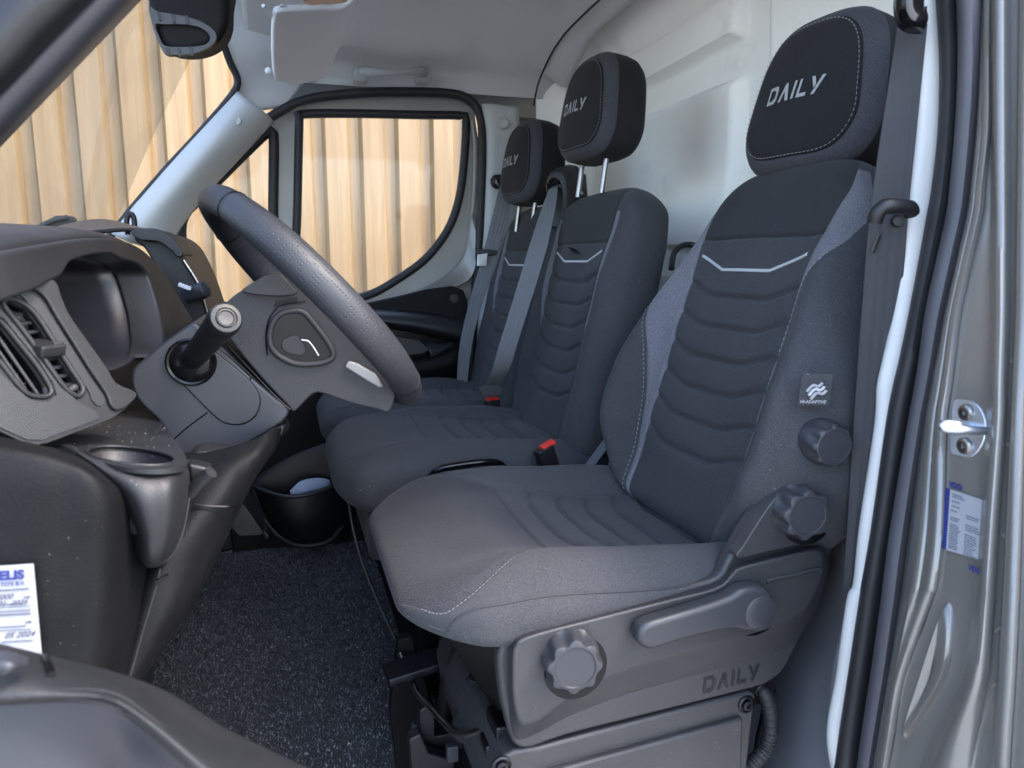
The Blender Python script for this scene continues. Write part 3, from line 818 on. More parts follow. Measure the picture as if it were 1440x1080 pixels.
def headrest(parent, c, tilt, sc=1.0, hw_top=.098, hw_bot=.128, h=.218, dep=.105, yaw=0):
    """front at n = 0 through c (its centre); returns objects parented to the seat"""
    As, At, An = basis(tilt)
    if yaw:
        Mz = np.array(Matrix.Rotation(R(yaw), 3, 'Z')); As, At, An = Mz @ As, Mz @ At, Mz @ An
    nth = 120; th = np.linspace(0, 2 * math.pi, nth, endpoint=False)
    def outline(f, inset=0):
        k = 3.6; x = np.sign(np.cos(th)) * abs(np.cos(th)) ** (2 / k); y = np.sign(np.sin(th)) * abs(np.sin(th)) ** (2 / k)
        hw = hw_bot + (hw_top - hw_bot) * (y + 1) / 2
        hw = hw - .012 * sstep(-.3, -1, y)
        return x * (hw - inset) * f, y * (h / 2 - inset) * f + .006 * (1 - x * x) * f
    rings = []
    for f in (0.02, .25, .5, .7, .85, .95, 1.0): rings.append((f, .0205, .012 * (1 - f ** 2) + (-.001 if f == 1 else 0), 0))
    rings += [(1, .0195, -.0045, 0), (1, .018, -.0035, 1), (1, .014, -.0055, 1), (1, .008, -.010, 1), (1, .003, -.017, 1), (1, 0, -.024, 1), (1, 0, -.026, 2)]
    rings += [(1, -.001, -.045, 2), (1, -.001, -.065, 2), (1, .002, -dep + .02, 2), (1, .010, -dep + .006, 2), (1, .025, -dep, 2), (.6, .025, -dep - .002, 2), (.1, .025, -dep - .003, 2)]
    G = []; mi = []
    for i, (f, ins, n, m) in enumerate(rings):
        a, b = outline(f, ins); nn = n + .010 * (-(b / h) ** 2) * (n > -.05)
        bend = -.5 * (a ** 2)
        G.append(np.array(c) + sc * (a[:, None] * As + b[:, None] * At + (nn + bend)[:, None] * An)); mi.append([m] * nth)
    G = np.array(G)
    # finer rings for smoothness
    o = grid('headrest', G, [MT['fabhead'], MT['headrim'], MT['fabhead']], parent, cv=True, mi=np.array(mi), angle=80)
    def fpos(a, b, lift=0):
        hw = hw_bot + (hw_top - hw_bot) * (b / h + .5) - .0205; r = (abs(a / hw) ** 3.6 + abs(b / (h / 2 - .0205)) ** 3.6) ** (1 / 3.6); n = .012 * (1 - min(r, 1) ** 2) - .010 * (b / h) ** 2 - .5 * a * a
        return np.array(c) + sc * (a * As + b * At + (n + lift) * An)
    daily('lettering', lambda u, v: fpos(.049 - .100 * u, -.012 + .024 * v, .0016), MT['letter'], o)
    # thread round the front panel
    x, y = outline(1, .0205); V = []; F = []
    xx = np.r_[x, x[0]]; yy_ = np.r_[y, y[0]]; L = np.r_[0, np.cumsum(np.hypot(np.diff(xx), np.diff(yy_)))]
    d = 0
    while d < L[-1] - .004:
        k = len(V)
        for q in (d, d + .0042):
            a, b = np.interp(q, L, xx), np.interp(q, L, yy_)
            cc = np.array(c) + sc * (a * As + b * At + (.0008 - .010 * (b / h) ** 2 - .5 * a * a) * An)
            rad = np.array([a, b]) / math.hypot(a, b); dd = .0005 * (rad[0] * As + rad[1] * At)
            V += [cc + dd, cc - dd]
        F.append((k, k + 2, k + 3, k + 1)); d += .0068
    st = mesh('stitching', V, F, MT['thread'], o, False); st['kind'] = 'stuff'
    for sy in (-1, 1):
        b0 = np.array(c) + sc * (sy * .055 * As - (h / 2 - .02) * At - .055 * An)
        tube('post', [b0, b0 - At * .085 * sc], .006 * sc, MT['chrome'], parent, 14)
    return o

# ------------------------------------------------------------------ driver's seat
ds = thing('driver_seat', 'nearest seat, the single driver seat with adjusting knobs on its side trim', 'seat', (.35, .90, FZ))
tilt = 18.0
As, At, An = basis(tilt)
DB = P(960, 640, .90) - At * .10          # a little below the visible foot of the backrest
TL = .535
dback = Pad(DB - An * .062, (As, At, An), TL,
    w=[(0, .165), (.07, .202), (.16, .240), (.27, .256), (.45, .247), (.62, .216), (.78, .184), (.90, .158), (1, .120)],
    d=[(0, .062), (.5, .062), (1, .055)],
    B=[(0, .018), (.10, .045), (.20, .074), (.40, .074), (.62, .044), (.80, .014), (1, 0)],
    win=[(0, .118), (.3, .122), (.6, .128), (.80, .136), (.9, .140), (1, .119)],
    wmid=[(0, .124), (.12, .130), (.3, .146), (.5, .176), (.64, .200), (.74, .190), (.80, .180), (.90, .1555), (1, .1195)],
    lines=[.105 + .0455 * i for i in range(6)], rise=.020, seams=[(.420, 1.0)], top=.12, bot=.1, kt=3, k=3.6, gw=.0044, gd=.0056,
    near=[(0, .119), (.3, .123), (.55, .130), (.66, .140), (.76, .168), (.84, .170), (.90, .1555), (1, .1195)])
def dbm(t, m, front): return (4 if (t > .420 and m == 2) else (0 if (m == 1 and t > TL * .955) else m)) if front else 0
MATS = [MT['fab'], MT['tweed'], MT['fab'], MT['fab'], MT['fabtop']]
bko = dback.build('backrest', MATS, ds, 260, rowmat=dbm)
strip_on('reflective_strip', dback, lambda u: ((1 - 2 * u) * .122, .372 + .022 * max(0, (abs(1 - 2 * u) - .45) / .55)), .0046, MT['reflect'], bko)
for sg in (1, -1):
    stitches('stitching', dback, [(sg * (float(dback.wm(u, sg)) + .0035), u * TL) for u in np.linspace(.02 if sg > 0 else .5, .78 if sg > 0 else .73, 14)], MT['thread'], bko)
headrest(ds, P(1124, 131, .893), 12, 1.0, yaw=7)
# badge and small knob on the side of the backrest
side_n = np.array([0, -1., 0])
rev('lumbar_knob', P(1162, 623, .650), (-.15, -1, 0), [(.0255, -.03), (.0255, .000), (.025, .003), (.0245, .010), (.023, .014), (.0205, .016), (.0185, .0165), (.018, .0155), (.004, .0155)], MT['knob'], ds, 96, lambda a, i: 1 - (.16 if i in (3, 4) else .06) * (.5 - .5 * math.cos(8 * a)) * (2 <= i <= 4))

# cushion: t runs from the back to the nose
CA = (np.array([0, 1., 0]), np.array([-.998, 0, .06]) / np.linalg.norm([-.998, 0, .06]), np.array([.06, 0, .998]))
CO = np.array([.605, .905, .497]); CL = .505
def cextra(s, t, x, ut):
    return -.016 * np.exp(-((ut - .30) / .22) ** 2) * (abs(x) < 1) * (1 - sstep(.5, .85, abs(x))) + .006 * np.exp(-((ut - .78) / .12) ** 2)
dcush = Pad(CO, CA, CL,
    w=[(0, .200), (.12, .222), (.35, .232), (.7, .234), (.85, .230), (1, .200)],
    d=[(0, .040), (.3, .044), (.75, .046), (.9, .040), (1, .034)],
    B=[(0, .016), (.2, .034), (.6, .034), (.8, .016), (1, 0)],
    under=.45,
    win=[(0, .122), (.5, .126), (.62, .130), (.70, .149), (.78, .177), (.85, .199), (.92, .213), (1, .188)],
    wmid=[(0, .123), (.5, .127), (.62, .131), (.70, .150), (.78, .178), (.85, .200), (.92, .214), (1, .189)],
    lines=[.10 + .047 * i for i in range(5)], rise=-.020, seams=[(.325, 1.0)], top=.20, bot=.08, kt=2.2, kb=4, k=4.2, extra=cextra, bx=.78, bwid=.19, gd=.0050, gw=.0048)
def cm(t, m, front): return (4 if (t > .325 and m in (1, 2)) else (0 if m == 1 else m)) if front else 0
co_ = dcush.build('cushion', [MT['fab'], MT['cush'], MT['fab'], MT['fab'], MT['cush']], ds, 240, n3=34, rowmat=cm)
stitches('stitching', dcush, [(-float(dcush.q('wmid', u)) - .002, u * CL) for u in np.linspace(.63, .965, 14)], MT['thread'], co_, .005, .0034, .0004)
piping('seam_welt', dcush, [(-.2225 + .006 * max(0, (u - .8) / .16), u * CL) for u in np.linspace(.06, .95, 14)], .0013, MT['beltd'], co_, .0002)
# skirt below the nose of the cushion
rails('cushion_skirt', [
    [(604, 868, .72), (640, 884, .705), (676, 895, .70), (712, 892, .695)],
    [(632, 900, .73), (660, 905, .71), (684, 908, .70), (712, 908, .695)],
    [(676, 968, .80), (690, 968, .74), (700, 968, .71), (716, 968, .70)],
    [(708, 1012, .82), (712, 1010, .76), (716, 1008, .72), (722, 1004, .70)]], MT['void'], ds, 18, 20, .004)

# side trim
SY = .668
def tz(pts): return [(p[0] * .4075 + 680, p[1] * .4075 + 640) for p in pts]
low = tr(tz([(50, 690), (90, 625), (160, 590), (400, 525), (640, 465), (800, 425), (838, 372), (862, 325), (905, 250), (960, 170), (1000, 128), (1042, 100), (1108, 80), (1160, 84), (1205, 115), (1226, 170), (1222, 250), (1205, 320), (1198, 400), (1170, 500), (1120, 590), (1070, 690), (1035, 750), (990, 785), (930, 808), (600, 892), (300, 968), (170, 1012), (120, 1012), (98, 985), (80, 920), (60, 830)]), SY + .012, 150)
st = plate('side_trim', low, (0, .020, 0), MT['trim'], ds, bev=.006)
# the proud upper part: its lower flank slopes back to the skirt as a broad facet
facet_out = [(84, 720), (90, 655), (150, 610), (400, 546), (640, 485), (800, 442), (850, 398), (880, 376), (1010, 341), (1120, 314), (1176, 318), (1192, 360), (1186, 430), (1160, 510), (1118, 590), (1068, 652), (1000, 686), (800, 742), (640, 786), (520, 820), (400, 862), (300, 902), (215, 948), (165, 972), (122, 985), (98, 950), (86, 840)]
facet_top = [(100, 722), (108, 664), (158, 624), (400, 560), (640, 499), (802, 457), (856, 412), (886, 388), (1010, 356), (1116, 330), (1160, 334), (1172, 364), (1166, 420), (1142, 480), (1106, 535), (1060, 566), (1000, 588), (800, 648), (640, 694), (520, 730), (420, 768), (330, 812), (262, 858), (212, 900), (160, 925), (124, 915), (102, 830)]
fo = crp(np.vstack([tr(tz(facet_out), SY + .011), tr(tz(facet_out[:1]), SY + .011)]), 161)[:-1]
ft = crp(np.vstack([tr(tz(facet_top), SY - .007), tr(tz(facet_top[:1]), SY - .007)]), 161)[:-1]
V = np.vstack([fo + (0, .004, 0), fo, ft]); n_ = len(fo); F = []
for b in (0, n_):
    for i in range(n_): F.append((b + i, b + (i + 1) % n_, b + n_ + (i + 1) % n_, b + n_ + i))
F.append(tuple(range(2 * n_, 3 * n_)))
rt_o = mesh('raised_trim', V, F, MT['trim'], st, False); recalc(rt_o); bevel(rt_o, .0035, 3, 20)
plate('recliner_arm', tr(tz([(876, 356), (905, 300), (965, 205), (1012, 145), (1060, 116), (1110, 106), (1158, 112), (1192, 145), (1202, 200), (1192, 265), (1174, 292), (1100, 310), (1000, 330)]), SY - .002, 80), (0, .018, 0), MT['trim'], st, bev=.007)
tube('trim_rib', [P(*p) for p in [(x * .4075 + 680, y * .4075 + 640, SY - .007) for x, y in [(975, 436), (1010, 425), (1090, 408), (1150, 392), (1165, 400)]]], .0025, MT['trim'], st, 8, 20)
def bigknob(name, px, py, r, y=SY - .007, lean=0, hh=1.0):
    c = P(px, py, y - .022 * hh)
    o = rev('recess_ring', P(px, py, y) + np.array([-.002, 0, 0]), (0, -1, 0), [(r * 1.12, -.002), (r * 1.1, .002), (r * .8, .001)], MT['gloss'], st, 48)
    return rev(name, c + np.array([0, .022 * hh, 0]), (-.12 + lean, -1, .03), [(r, -.002), (r, .002 * hh), (r * .995, .005 * hh), (r * .985, .012 * hh), (r * .97, .019 * hh), (r * .90, .0235 * hh), (r * .80, .0245 * hh), (r * .68, .0248 * hh), (r * .655, .0235 * hh), (.003, .0232 * hh)], MT['knob'], st, 128,
        lambda a, i: 1 - {2: .10, 3: .17, 4: .20, 5: .15, 6: .05}.get(i, 0) * (.5 - .5 * math.cos(8 * a + .4)))
bigknob('height_knob', 812, 938, .0315)
bigknob('recliner_knob', 1138, 725, .031, SY - .002)
# adjusting lever with its round boss
lev = tr(tz([(520, 640), (528, 600), (560, 572), (640, 545), (760, 510), (850, 478), (888, 455), (935, 443), (985, 450), (1015, 485), (1022, 535), (1005, 590), (960, 622), (915, 628), (870, 618), (800, 630), (700, 655), (600, 690), (560, 692), (528, 670)]), SY - .009, 100)
plate('lever_well', lev + (0, .003, 0), (0, .004, 0), MT['gloss'], st)
lv = plate('lever', tr(tz([(535, 636), (542, 605), (570, 582), (640, 560), (760, 524), (850, 492), (888, 468), (935, 456), (980, 463), (1005, 495), (1010, 535), (995, 580), (955, 608), (915, 614), (870, 604), (800, 616), (700, 640), (600, 672), (566, 674), (540, 656)]), SY - .030, 90), (0, .022, 0), MT['knob'], st, bev=.007, seg=4)
rev('boss', P(1070, 862, SY - .0305), (0, -1, 0), [(.0195, -.002), (.0195, .0004), (.0185, .0012), (.004, .0014)], MT['knob'], lv, 40)
def on_trim(u, v):
    a = P(989, 976, SY + .011); b = P(1071, 954, SY + .011); c = P(987, 955, SY + .011)
    return a + (b - a) * u + (c - a) * v
daily('embossed_lettering', on_trim, MT['black'], st, .25)
# lower box panel of the seat pedestal
plate('pedestal_panel', tr([(690, 1110), (706, 1066), (724, 1056), (760, 1050), (1056, 972), (1064, 976), (1056, 1040), (1046, 1130), (700, 1180)], SY + .016), (0, .30, 0), MT['trim'], ds, bev=.006)
plate('pedestal_lower_panel', tr([(860, 1062), (1046, 1010), (1040, 1200), (760, 1200), (740, 1096)], SY + .008), (0, .012, 0), MT['trim'], ds, bev=.004)
for a, b in ((705, 1076), (1049, 990)):
    rv = rev('bolt', P(a, b, SY + .016), (0, -1, 0), [(.011, 0), (.011, .002), (.009, .003), (.0085, .001), (.0065, .001), (.006, .005), (.003, .0055), (.0025, .003)], MT['blkmetal'], ds, 24)
# dark sliding frame under the cushion
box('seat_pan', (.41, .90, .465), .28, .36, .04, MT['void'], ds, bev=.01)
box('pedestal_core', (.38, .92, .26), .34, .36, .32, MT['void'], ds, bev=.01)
tube('slide_release_bar', [P(*p) for p in [(563, 920, 1.05), (580, 958, 1.0), (588, 976, .97), (610, 1000, .90), (634, 1026, .84), (650, 1034, .80), (668, 1030, .77), (690, 1024, .75)]], .0045, MT['chrome'], ds, 12, 50)
for x0, dy in ((.16, 0), (.16, .33)):
    box('seat_rail', (.38, .735 + dy, .385), .36, .045, .022, MT['blkmetal'], ds, bev=.003)
    box('seat_rail', (.38, .735 + dy, .362), .38, .030, .016, MT['blkmetal'], ds, bev=.003)
prof = []
for i in range(15): prof.append(((.034 - .0012 * i) * (1 if i % 2 else .86), .0055 * i))
rev('rubber_gaiter', P(668, 1030, .84), (.1, 0, 1), prof, MT['rubber'], ds, 36)
plate('slide_bracket', tr([(590, 1000), (604, 990), (612, 1000), (612, 1036), (640, 1030), (652, 1040), (652, 1054), (610, 1060), (600, 1100), (590, 1100)], .93), (0, .02, 0), MT['blkmetal'], ds, bev=.002)
plate('slide_bracket', tr([(575, 1040), (592, 1032), (604, 1060), (640, 1070), (640, 1100), (580, 1100)], .90), (0, .02, 0), MT['black'], ds, bev=.003)
box('bracket_lug', P(636, 1058, .88), .016, .012, .024, MT['shroud'], ds, bev=.002)
box('bracket_lug', P(582, 1034, .96), .010, .012, .040, MT['shroud'], ds, rot=(0, .15, 0), bev=.002)
box('cross_member', P(606, 930, 1.02), .14, .05, .014, MT['blkmetal'], ds, rot=(0, -.1, .1), bev=.003)
tube('frame_strut', [P(*p) for p in [(652, 905, .90), (638, 930, .92), (628, 960, .95), (622, 1010, .97)]], .009, MT['black'], ds, 10, 20)
tube('harness_cable', [P(*p) for p in [(1058, 960, .72), (1076, 976, .70), (1084, 1010, .70), (1080, 1045, .70), (1062, 1070, .70), (1040, 1082, .72)]], .009, MT['rubber'], ds, 12, 120,
     rad=[1 * .0085 + .0016 * (i % 2) for i in range(90)])
# arm bracket standing behind the backrest
tube('backrest_hook', [P(*p) for p in [(944, 378, 1.10), (948, 356, 1.12), (958, 346, 1.13), (972, 344, 1.13), (984, 348, 1.12)]], .005, MT['black'], ds, 10, 24)
plate('foot_plate', tr([(560, 900), (580, 895), (640, 1100), (560, 1100), (548, 1000)], 1.06), (0, .02, 0), MT['void'], ds, bev=.003)

# badge on the side of the backrest: wavy mark on a woven square
bc = P(1147, 548, .654)
bu = np.array([.92, -.38, 0]); bu /= np.linalg.norm(bu); bv = np.array([.1, 0, 1.])
plate('badge', [bc + bu * a + bv * b for a, b in ((-.016, -.017), (.016, -.017), (.016, .017), (-.016, .017))], (0, .0008, 0), MT['fab'], bko)
for k, mm in enumerate(('paper', 'reflect', 'letter')):
    pts = [bc + np.array([0, -.0016, 0]) + bu * (-.010 + .0026 * k + x) + bv * (.0035 + .0020 * math.sin(x * 480 - 1) + (x - .007) * .55 - .0040 * k) for x in np.linspace(0, .015, 22)]
    tube('badge_wave', pts, .0017, MT[mm], bko, 6)
text_on('badge_text', 'HI-ADAPTIVE', .0046, bc + np.array([0, -.0012, 0]) - bu * .0150 - bv * .0145, bu, bv, MT['paper'], bko, .00012, 0)

# ------------------------------------------------------------------ passenger bench
pb = thing('passenger_bench', 'two-place passenger bench in dark fabric with two headrests, beyond the driver seat', 'seat', (.35, 1.62, FZ))
ptilt = 12.5
As2, At2, An2 = basis(ptilt)
def bench_back(cy, L, px, py, near):
    O = P(px, py, cy) - At2 * .06
    hw = .195
    pad = Pad(O - An2 * .058, (As2, At2, An2), L,
        w=[(0, .200), (.1, .214), (.6, .210), (.8, .205), (.92, .185), (1, .14)],
        d=[(0, .058), (1, .052)],
        B=[(0, .012), (.3, .022), (.6, .022), (.8, .008), (1, 0)],
        win=[(0, .112), (.5, .122), (.7, .134), (.82, .140), (1, .138)],
        wmid=[(0, .113), (.42, .1235), (.55, .142), (.7, .156), (.86, .156), (1, .1385)],
        lines=[.095 + .0465 * i for i in range(6)], rise=.020, seams=[(.405, 1.0)], top=.12, bot=.08, kt=2.6, k=4.5, gd=.0062, gw=.0040)
    def fm(t, m, front): return (4 if (t > .405 and m == 2) else (0 if (m == 1 and not (.22 < t < .46)) else m)) if front else 0
    o = pad.build('backrest', MATS, pb, 230, rowmat=fm)
    strip_on('reflective_strip', pad, lambda u: ((1 - 2 * u) * .124, .368 + .020 * max(0, (abs(1 - 2 * u) - .5) / .5)), .0045, MT['reflect'], o)
    if near: stitches('stitching', pad, [(-(pad.q('wmid', u) + .003), u * L) for u in np.linspace(.48, .62, 6)], MT['thread'], o)
    return pad, o
mpad, mo = bench_back(1.42, .52, 762, 574, True)
ppad, po = bench_back(1.845, .53, 690, 536, False)
headrest(pb, P(813, 152, 1.43), 8, .93, yaw=5)
headrest(pb, P(722, 228, 1.86), 8, .95, yaw=5)
box('label_loop', P(806, 352, 1.41), .02, .03, .003, MT['black'], mo, rot=(.3, .3, 0), bev=.001)
# long cushion
BO = np.array([.56, 1.42, .535]); BL = .500
BA = (np.array([0, 1., 0]), np.array([-1., 0, .03]) / np.linalg.norm([-1, 0, .03]), np.array([.03, 0, 1.]))
def bench_cush(cy, near):
    pad = Pad(np.array([.565, cy, .508]), BA, BL,
        w=[(0, .214), (.8, .216), (.92, .208), (1, .170)], d=[(0, .054), (.7, .062), (1, .058)],
        B=[(0, .006), (.3, .022), (.6, .022), (.8, .008), (1, 0)],
        win=[(0, .118), (.6, .128), (.8, .150), (1, .160)], wmid=[(0, .119), (.6, .129), (.8, .151), (1, .165)],
        lines=[.085 + .0455 * i for i in range(5)], rise=-.012, seams=[(.325, 1.0)], top=.2, bot=.08, kt=2.4, k=3.8, bx=.78, bwid=.2, gd=.0052, gw=.0044,
        extra=lambda s, t, x, ut: -.012 * np.exp(-((ut - .32) / .2) ** 2) * (1 - sstep(.45, .8, abs(x))))
    o = pad.build('cushion', [MT['fab'], MT['fab'], MT['fab'], MT['fab'], MT['cush']], pb, 200, rowmat=lambda t, m, f: 0)
    if near: stitches('stitching', pad, [(-.208, BL * u) for u in np.linspace(.80, .80, 2)] and [(-.204 - .006 * math.sin(a), BL * (.90 + .03 * math.cos(a))) for a in np.linspace(-.2, 1.3, 6)], MT['thread'], o)
    return pad, o
bench_cush(1.42, True); bench_cush(1.85, False)
box('bench_side_panel', (.36, 1.235, .445), .40, .028, .11, MT['fabtop'], pb, bev=.012)
box('bench_front_panel', (.145, 1.64, .445), .05, .82, .12, MT['fabtop'], pb, bev=.015)
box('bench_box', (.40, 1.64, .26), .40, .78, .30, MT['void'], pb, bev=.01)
tube('bench_handle', [P(*p) for p in [(604, 690, 1.2), (606, 672, 1.195), (618, 660, 1.19), (640, 655, 1.19), (680, 650, 1.19), (700, 651, 1.195), (710, 660, 1.20), (713, 680, 1.205)]], .006, MT['gloss'], pb, 12, 50)
plate('handle_pocket', tr([(606, 690), (608, 676), (620, 664), (640, 659), (680, 654), (698, 655), (706, 664), (708, 690)], 1.214), (0, .006, 0), MT['gloss'], pb)
tube('bench_base_trim', [P(*p) for p in [(489, 700, 1.30), (500, 760, 1.28), (520, 820, 1.25), (556, 900, 1.2)]], .003, MT['dash'], pb, 8, 20)
# belt tower between the headrests
tw = rails('belt_tower', [
    [(768, 262, 1.66), (770, 250, 1.66), (774, 243, 1.67), (780, 240, 1.68)],
    [(776, 250, 1.63), (780, 240, 1.63), (786, 236, 1.64), (796, 232, 1.66)],
    [(790, 262, 1.61), (797, 246, 1.61), (804, 238, 1.63), (812, 234, 1.65)],
    [(790, 322, 1.60), (801, 300, 1.60), (812, 270, 1.61), (815, 240, 1.64)],
    [(800, 326, 1.62), (816, 310, 1.61), (826, 285, 1.62), (824, 246, 1.66)]], MT['dash'], pb, 24, 20, .004)
rails('tower_front', [
    [(768, 262, 1.655), (782, 258, 1.625), (791, 262, 1.61)],
    [(770, 290, 1.66), (784, 300, 1.64), (796, 292, 1.62)],
    [(768, 318, 1.66), (784, 322, 1.64), (800, 322, 1.62)]], MT['dash'], pb, 12, 14, .004)
plate('belt_slot', tr([(768, 258), (787, 254), (788, 264), (780, 276), (770, 270)], 1.62), (0, .004, 0), MT['gloss'], pb)
rev('tower_screw', P(818, 272, 1.60), (0, -1, 0), [(.004, 0), (.004, .002), (.001, .003)], MT['chrome'], pb, 14)

# ------------------------------------------------------------------ belts and buckles
WB = np.array([.5, -.1, .35])
b2 = ribbon('seat_belt', [P(*p) for p in [(779, 262, 1.62), (772, 290, 1.58), (756, 350, 1.53), (738, 410, 1.51), (716, 480, 1.50), (704, 520, 1.52), (692, 546, 1.58)]], [(.5, -.35, .1), (.75, -.5, .2), (.8, -.5, .3), (.8, -.5, .3)], .046, MT['belt'], None, 60, ribs=.0004, wid=[.020, .036, .045, .046, .046, .046, .040])
tag(b2, 'grey belt strap running from the tower between the headrests down to the far buckle', 'seat belt', 'seat belts in the cab')
tg = plate('tongue_cover', tr([(674, 546), (688, 541), (706, 543), (708, 549), (704, 556), (678, 558)], 1.565), (0, .012, 0), MT['shroud'], b2, bev=.002)
def buckle(px, py, y, label, rotz, h=.05, g='belt buckles of the bench'):
    t = thing('belt_buckle', label, 'buckle', tuple(P(px, py, y)), group=g)
    c = P(px, py, y); box('housing', c - np.array([0, 0, h / 2]), .034, .020, h, MT['black'], t, rot=(0, rotz, .3), bev=.003)
    tp = c + np.array([-.0 + math.sin(-rotz) * -.001, 0, .002])
    box('release_button', tp, .028, .015, .008, MT['red'], t, rot=(0, rotz, .3), bev=.002)
    return t
buckle(770, 627, 1.19, 'black buckle with red button on the near side of the bench, above its handle', -.35, .055)
buckle(692, 562, 1.60, 'black buckle with red button between the two bench seats, holding the belt', .0, .03)
b1 = ribbon('seat_belt', [P(*p) for p in [(712, 262, 2.03), (704, 300, 2.03), (694, 340, 2.03), (683, 380, 2.02), (668, 430, 2.01), (656, 480, 2.0), (650, 540, 2.0), (652, 600, 2.0)]], [(.8, -.3, .1), (.8, -.3, .25), (.8, -.3, .25)], .044, MT['belt'], None, 60, ribs=.0004, wid=[.04, .046, .046, .045, .040, .036, .03, .03])
tag(b1, 'grey belt strap hanging beside the passenger door from the far pillar', 'seat belt', 'seat belts in the cab')
dr = rev('belt_guide', P(700, 256, 2.07), (-.4, -1, 0), [(.020, 0), (.020, .012), (.016, .018), (.010, .019), (.008, .012), (.004, .012)], MT['gloss'], b1, 28)
box('belt_guide_arm', P(710, 250, 2.06), .05, .018, .026, MT['gloss'], b1, rot=(0, -.3, 0), bev=.006)
plate('tongue', tr([(672, 358), (686, 356), (684, 374), (671, 374)], 2.008), (0, .003, 0), MT['zinc'], b1, bev=.001)
plate('tongue_cover', tr([(668, 349), (700, 352), (698, 358), (686, 360), (672, 357)], 2.012), (0, .012, 0), MT['shroud'], b1, bev=.002)
b3 = ribbon('seat_belt', [P(*p) for p in [(1283, 36, .615), (1272, 120, .62), (1258, 230, .622), (1249, 310, .624), (1240, 420, .626), (1230, 540, .628), (1218, 680, .63), (1204, 860, .632), (1196, 1100, .632)]], [(.62, -.5, .0), (.62, -.5, .0)], .030, MT['beltd'], None, 60, ribs=.0003, wid=[.026, .032, .036, .036, .034, .030, .028, .024, .020])
tag(b3, 'dark belt strap hanging down the near door pillar beside the driver seat', 'seat belt', 'seat belts in the cab')
rails('belt_guide', [
    [(1268, -20, .60), (1266, 10, .60), (1270, 30, .60), (1280, 38, .60), (1296, 40, .60)],
    [(1276, -20, .585), (1274, 8, .585), (1278, 22, .585), (1286, 28, .585), (1296, 28, .59)],
    [(1290, -20, .60), (1290, 0, .60), (1290, 12, .60), (1292, 18, .60), (1300, 18, .60)]], MT['gloss'], b3, 16, 20, .006)
tube('belt_tongue', [P(*p) for p in [(1230, 312, .60), (1234, 300, .597), (1244, 291, .594), (1258, 290, .592), (1278, 292, .592), (1282, 300, .594)]], .0075, MT['black'], b3, 12, 30)
rev('tongue_stop', P(1261, 311, .606), (-.5, -1, 0), [(.0062, 0), (.0062, .004), (.005, .006), (.001, .0065)], MT['black'], b3, 20)
plate('tongue', tr([(1237, 328), (1240, 330), (1231, 356), (1227, 354)], .625), (0, .002, 0), MT['chrome'], b3)
b4 = ribbon('seat_belt', [P(*p) for p in [(880, 585, 1.20), (860, 612, 1.19), (840, 640, 1.18), (822, 664, 1.17)]], [(.6, -.2, .55), (.6, -.2, .5)], .052, MT['belt'], None, 24, ribs=.0004)
tag(b4, 'short grey belt stalk rising between the driver seat and the bench', 'seat belt', 'seat belts in the cab')
plate('care_tag', tr([(858, 650), (864, 662), (856, 668), (852, 662)], 1.15), (0, .001, 0), MT['paper'], b4)

# ------------------------------------------------------------------ dashboard
da = thing('dashboard', 'dark grey dashboard with air vents, deep instrument hood and cup holder', 'dashboard', (-.3, 1.0, .2))
HP = np.array([-.154, 1.0, .95]); HN = np.array([1.0, -.127, .30])
HP2 = PP(110, 460, HP, HN); HN2 = np.array([.80, -.62, .26])
# core that closes the dashboard behind its faces
V = [(-.75, .64, .10), (-.20, .64, .10), (-.22, .64, .60), (-.26, .66, .86), (-.34, .66, .95), (-.75, .66, .90)]
V2 = [(-.75, 2.06, .30), (-.30, 2.06, .30), (-.26, 2.06, .60), (-.34, 2.06, .84), (-.44, 2.04, .93), (-.75, 2.04, .90)]
mesh('core', V + V2, [(5, 4, 3, 2, 1, 0), (6, 7, 8, 9, 10, 11)] + [(i, (i + 1) % 6, 6 + (i + 1) % 6, 6 + i) for i in range(6)], MT['dash'], da, False)
hood_out = [(-70, 372), (0, 356), (60, 345), (120, 336), (160, 336), (190, 344), (214, 362), (234, 386), (254, 420), (274, 455), (290, 488), (288, 502), (264, 506), (240, 506), (228, 502), (229, 492), (231, 478), (225, 439), (213, 398), (206, 382), (192, 371), (172, 365), (155, 357), (125, 360), (103, 367), (94, 378), (88, 388), (72, 396), (40, 412), (-70, 440)]
plate('instrument_hood', cr(trn(hood_out, HP, HN), 170, True), (-.035, 0, .0), MT['dash'], da, bev=.007, seg=4)
hr = cr(trn([(-70, 374), (0, 358), (60, 347), (120, 338), (160, 338), (190, 346), (214, 364), (234, 388), (254, 422), (274, 457), (292, 494)], HP, HN), 60)
grid('hood_roof', np.array([crp(np.array([q + (-.004, 0, -.003), q + (-.012, 0, .006), q + (-.04, 0, .012), q + (-.12, 0, .013), q + (-.22, 0, -.01)]), 20) for q in hr]), MT['dash'], da, thick=.004)
# recess of the instruments: rings running back from the opening
op = [(72, 396), (88, 388), (94, 378), (103, 367), (125, 360), (155, 357), (172, 365), (192, 371), (206, 382), (213, 398), (225, 439), (231, 478), (227, 497), (208, 511), (176, 519), (149, 520), (119, 480), (94, 444)]
o0 = trn(op, HP, HN, 90) + np.array([-.026, 0, 0]); cen = o0.mean(0); o0 = cen + (o0 - cen) * 1.03
rg = [o0]
for f, dx in ((1.0, -.03), (.97, -.07), (.90, -.11), (.75, -.135), (.4, -.145), (.02, -.147)):
    rg.append(cen + (o0 - cen) * f + np.array([dx, .0, -.25 * dx * 0]))
grid('instrument_recess', np.array(rg), MT['lines'], da, cv=True, thick=.002)
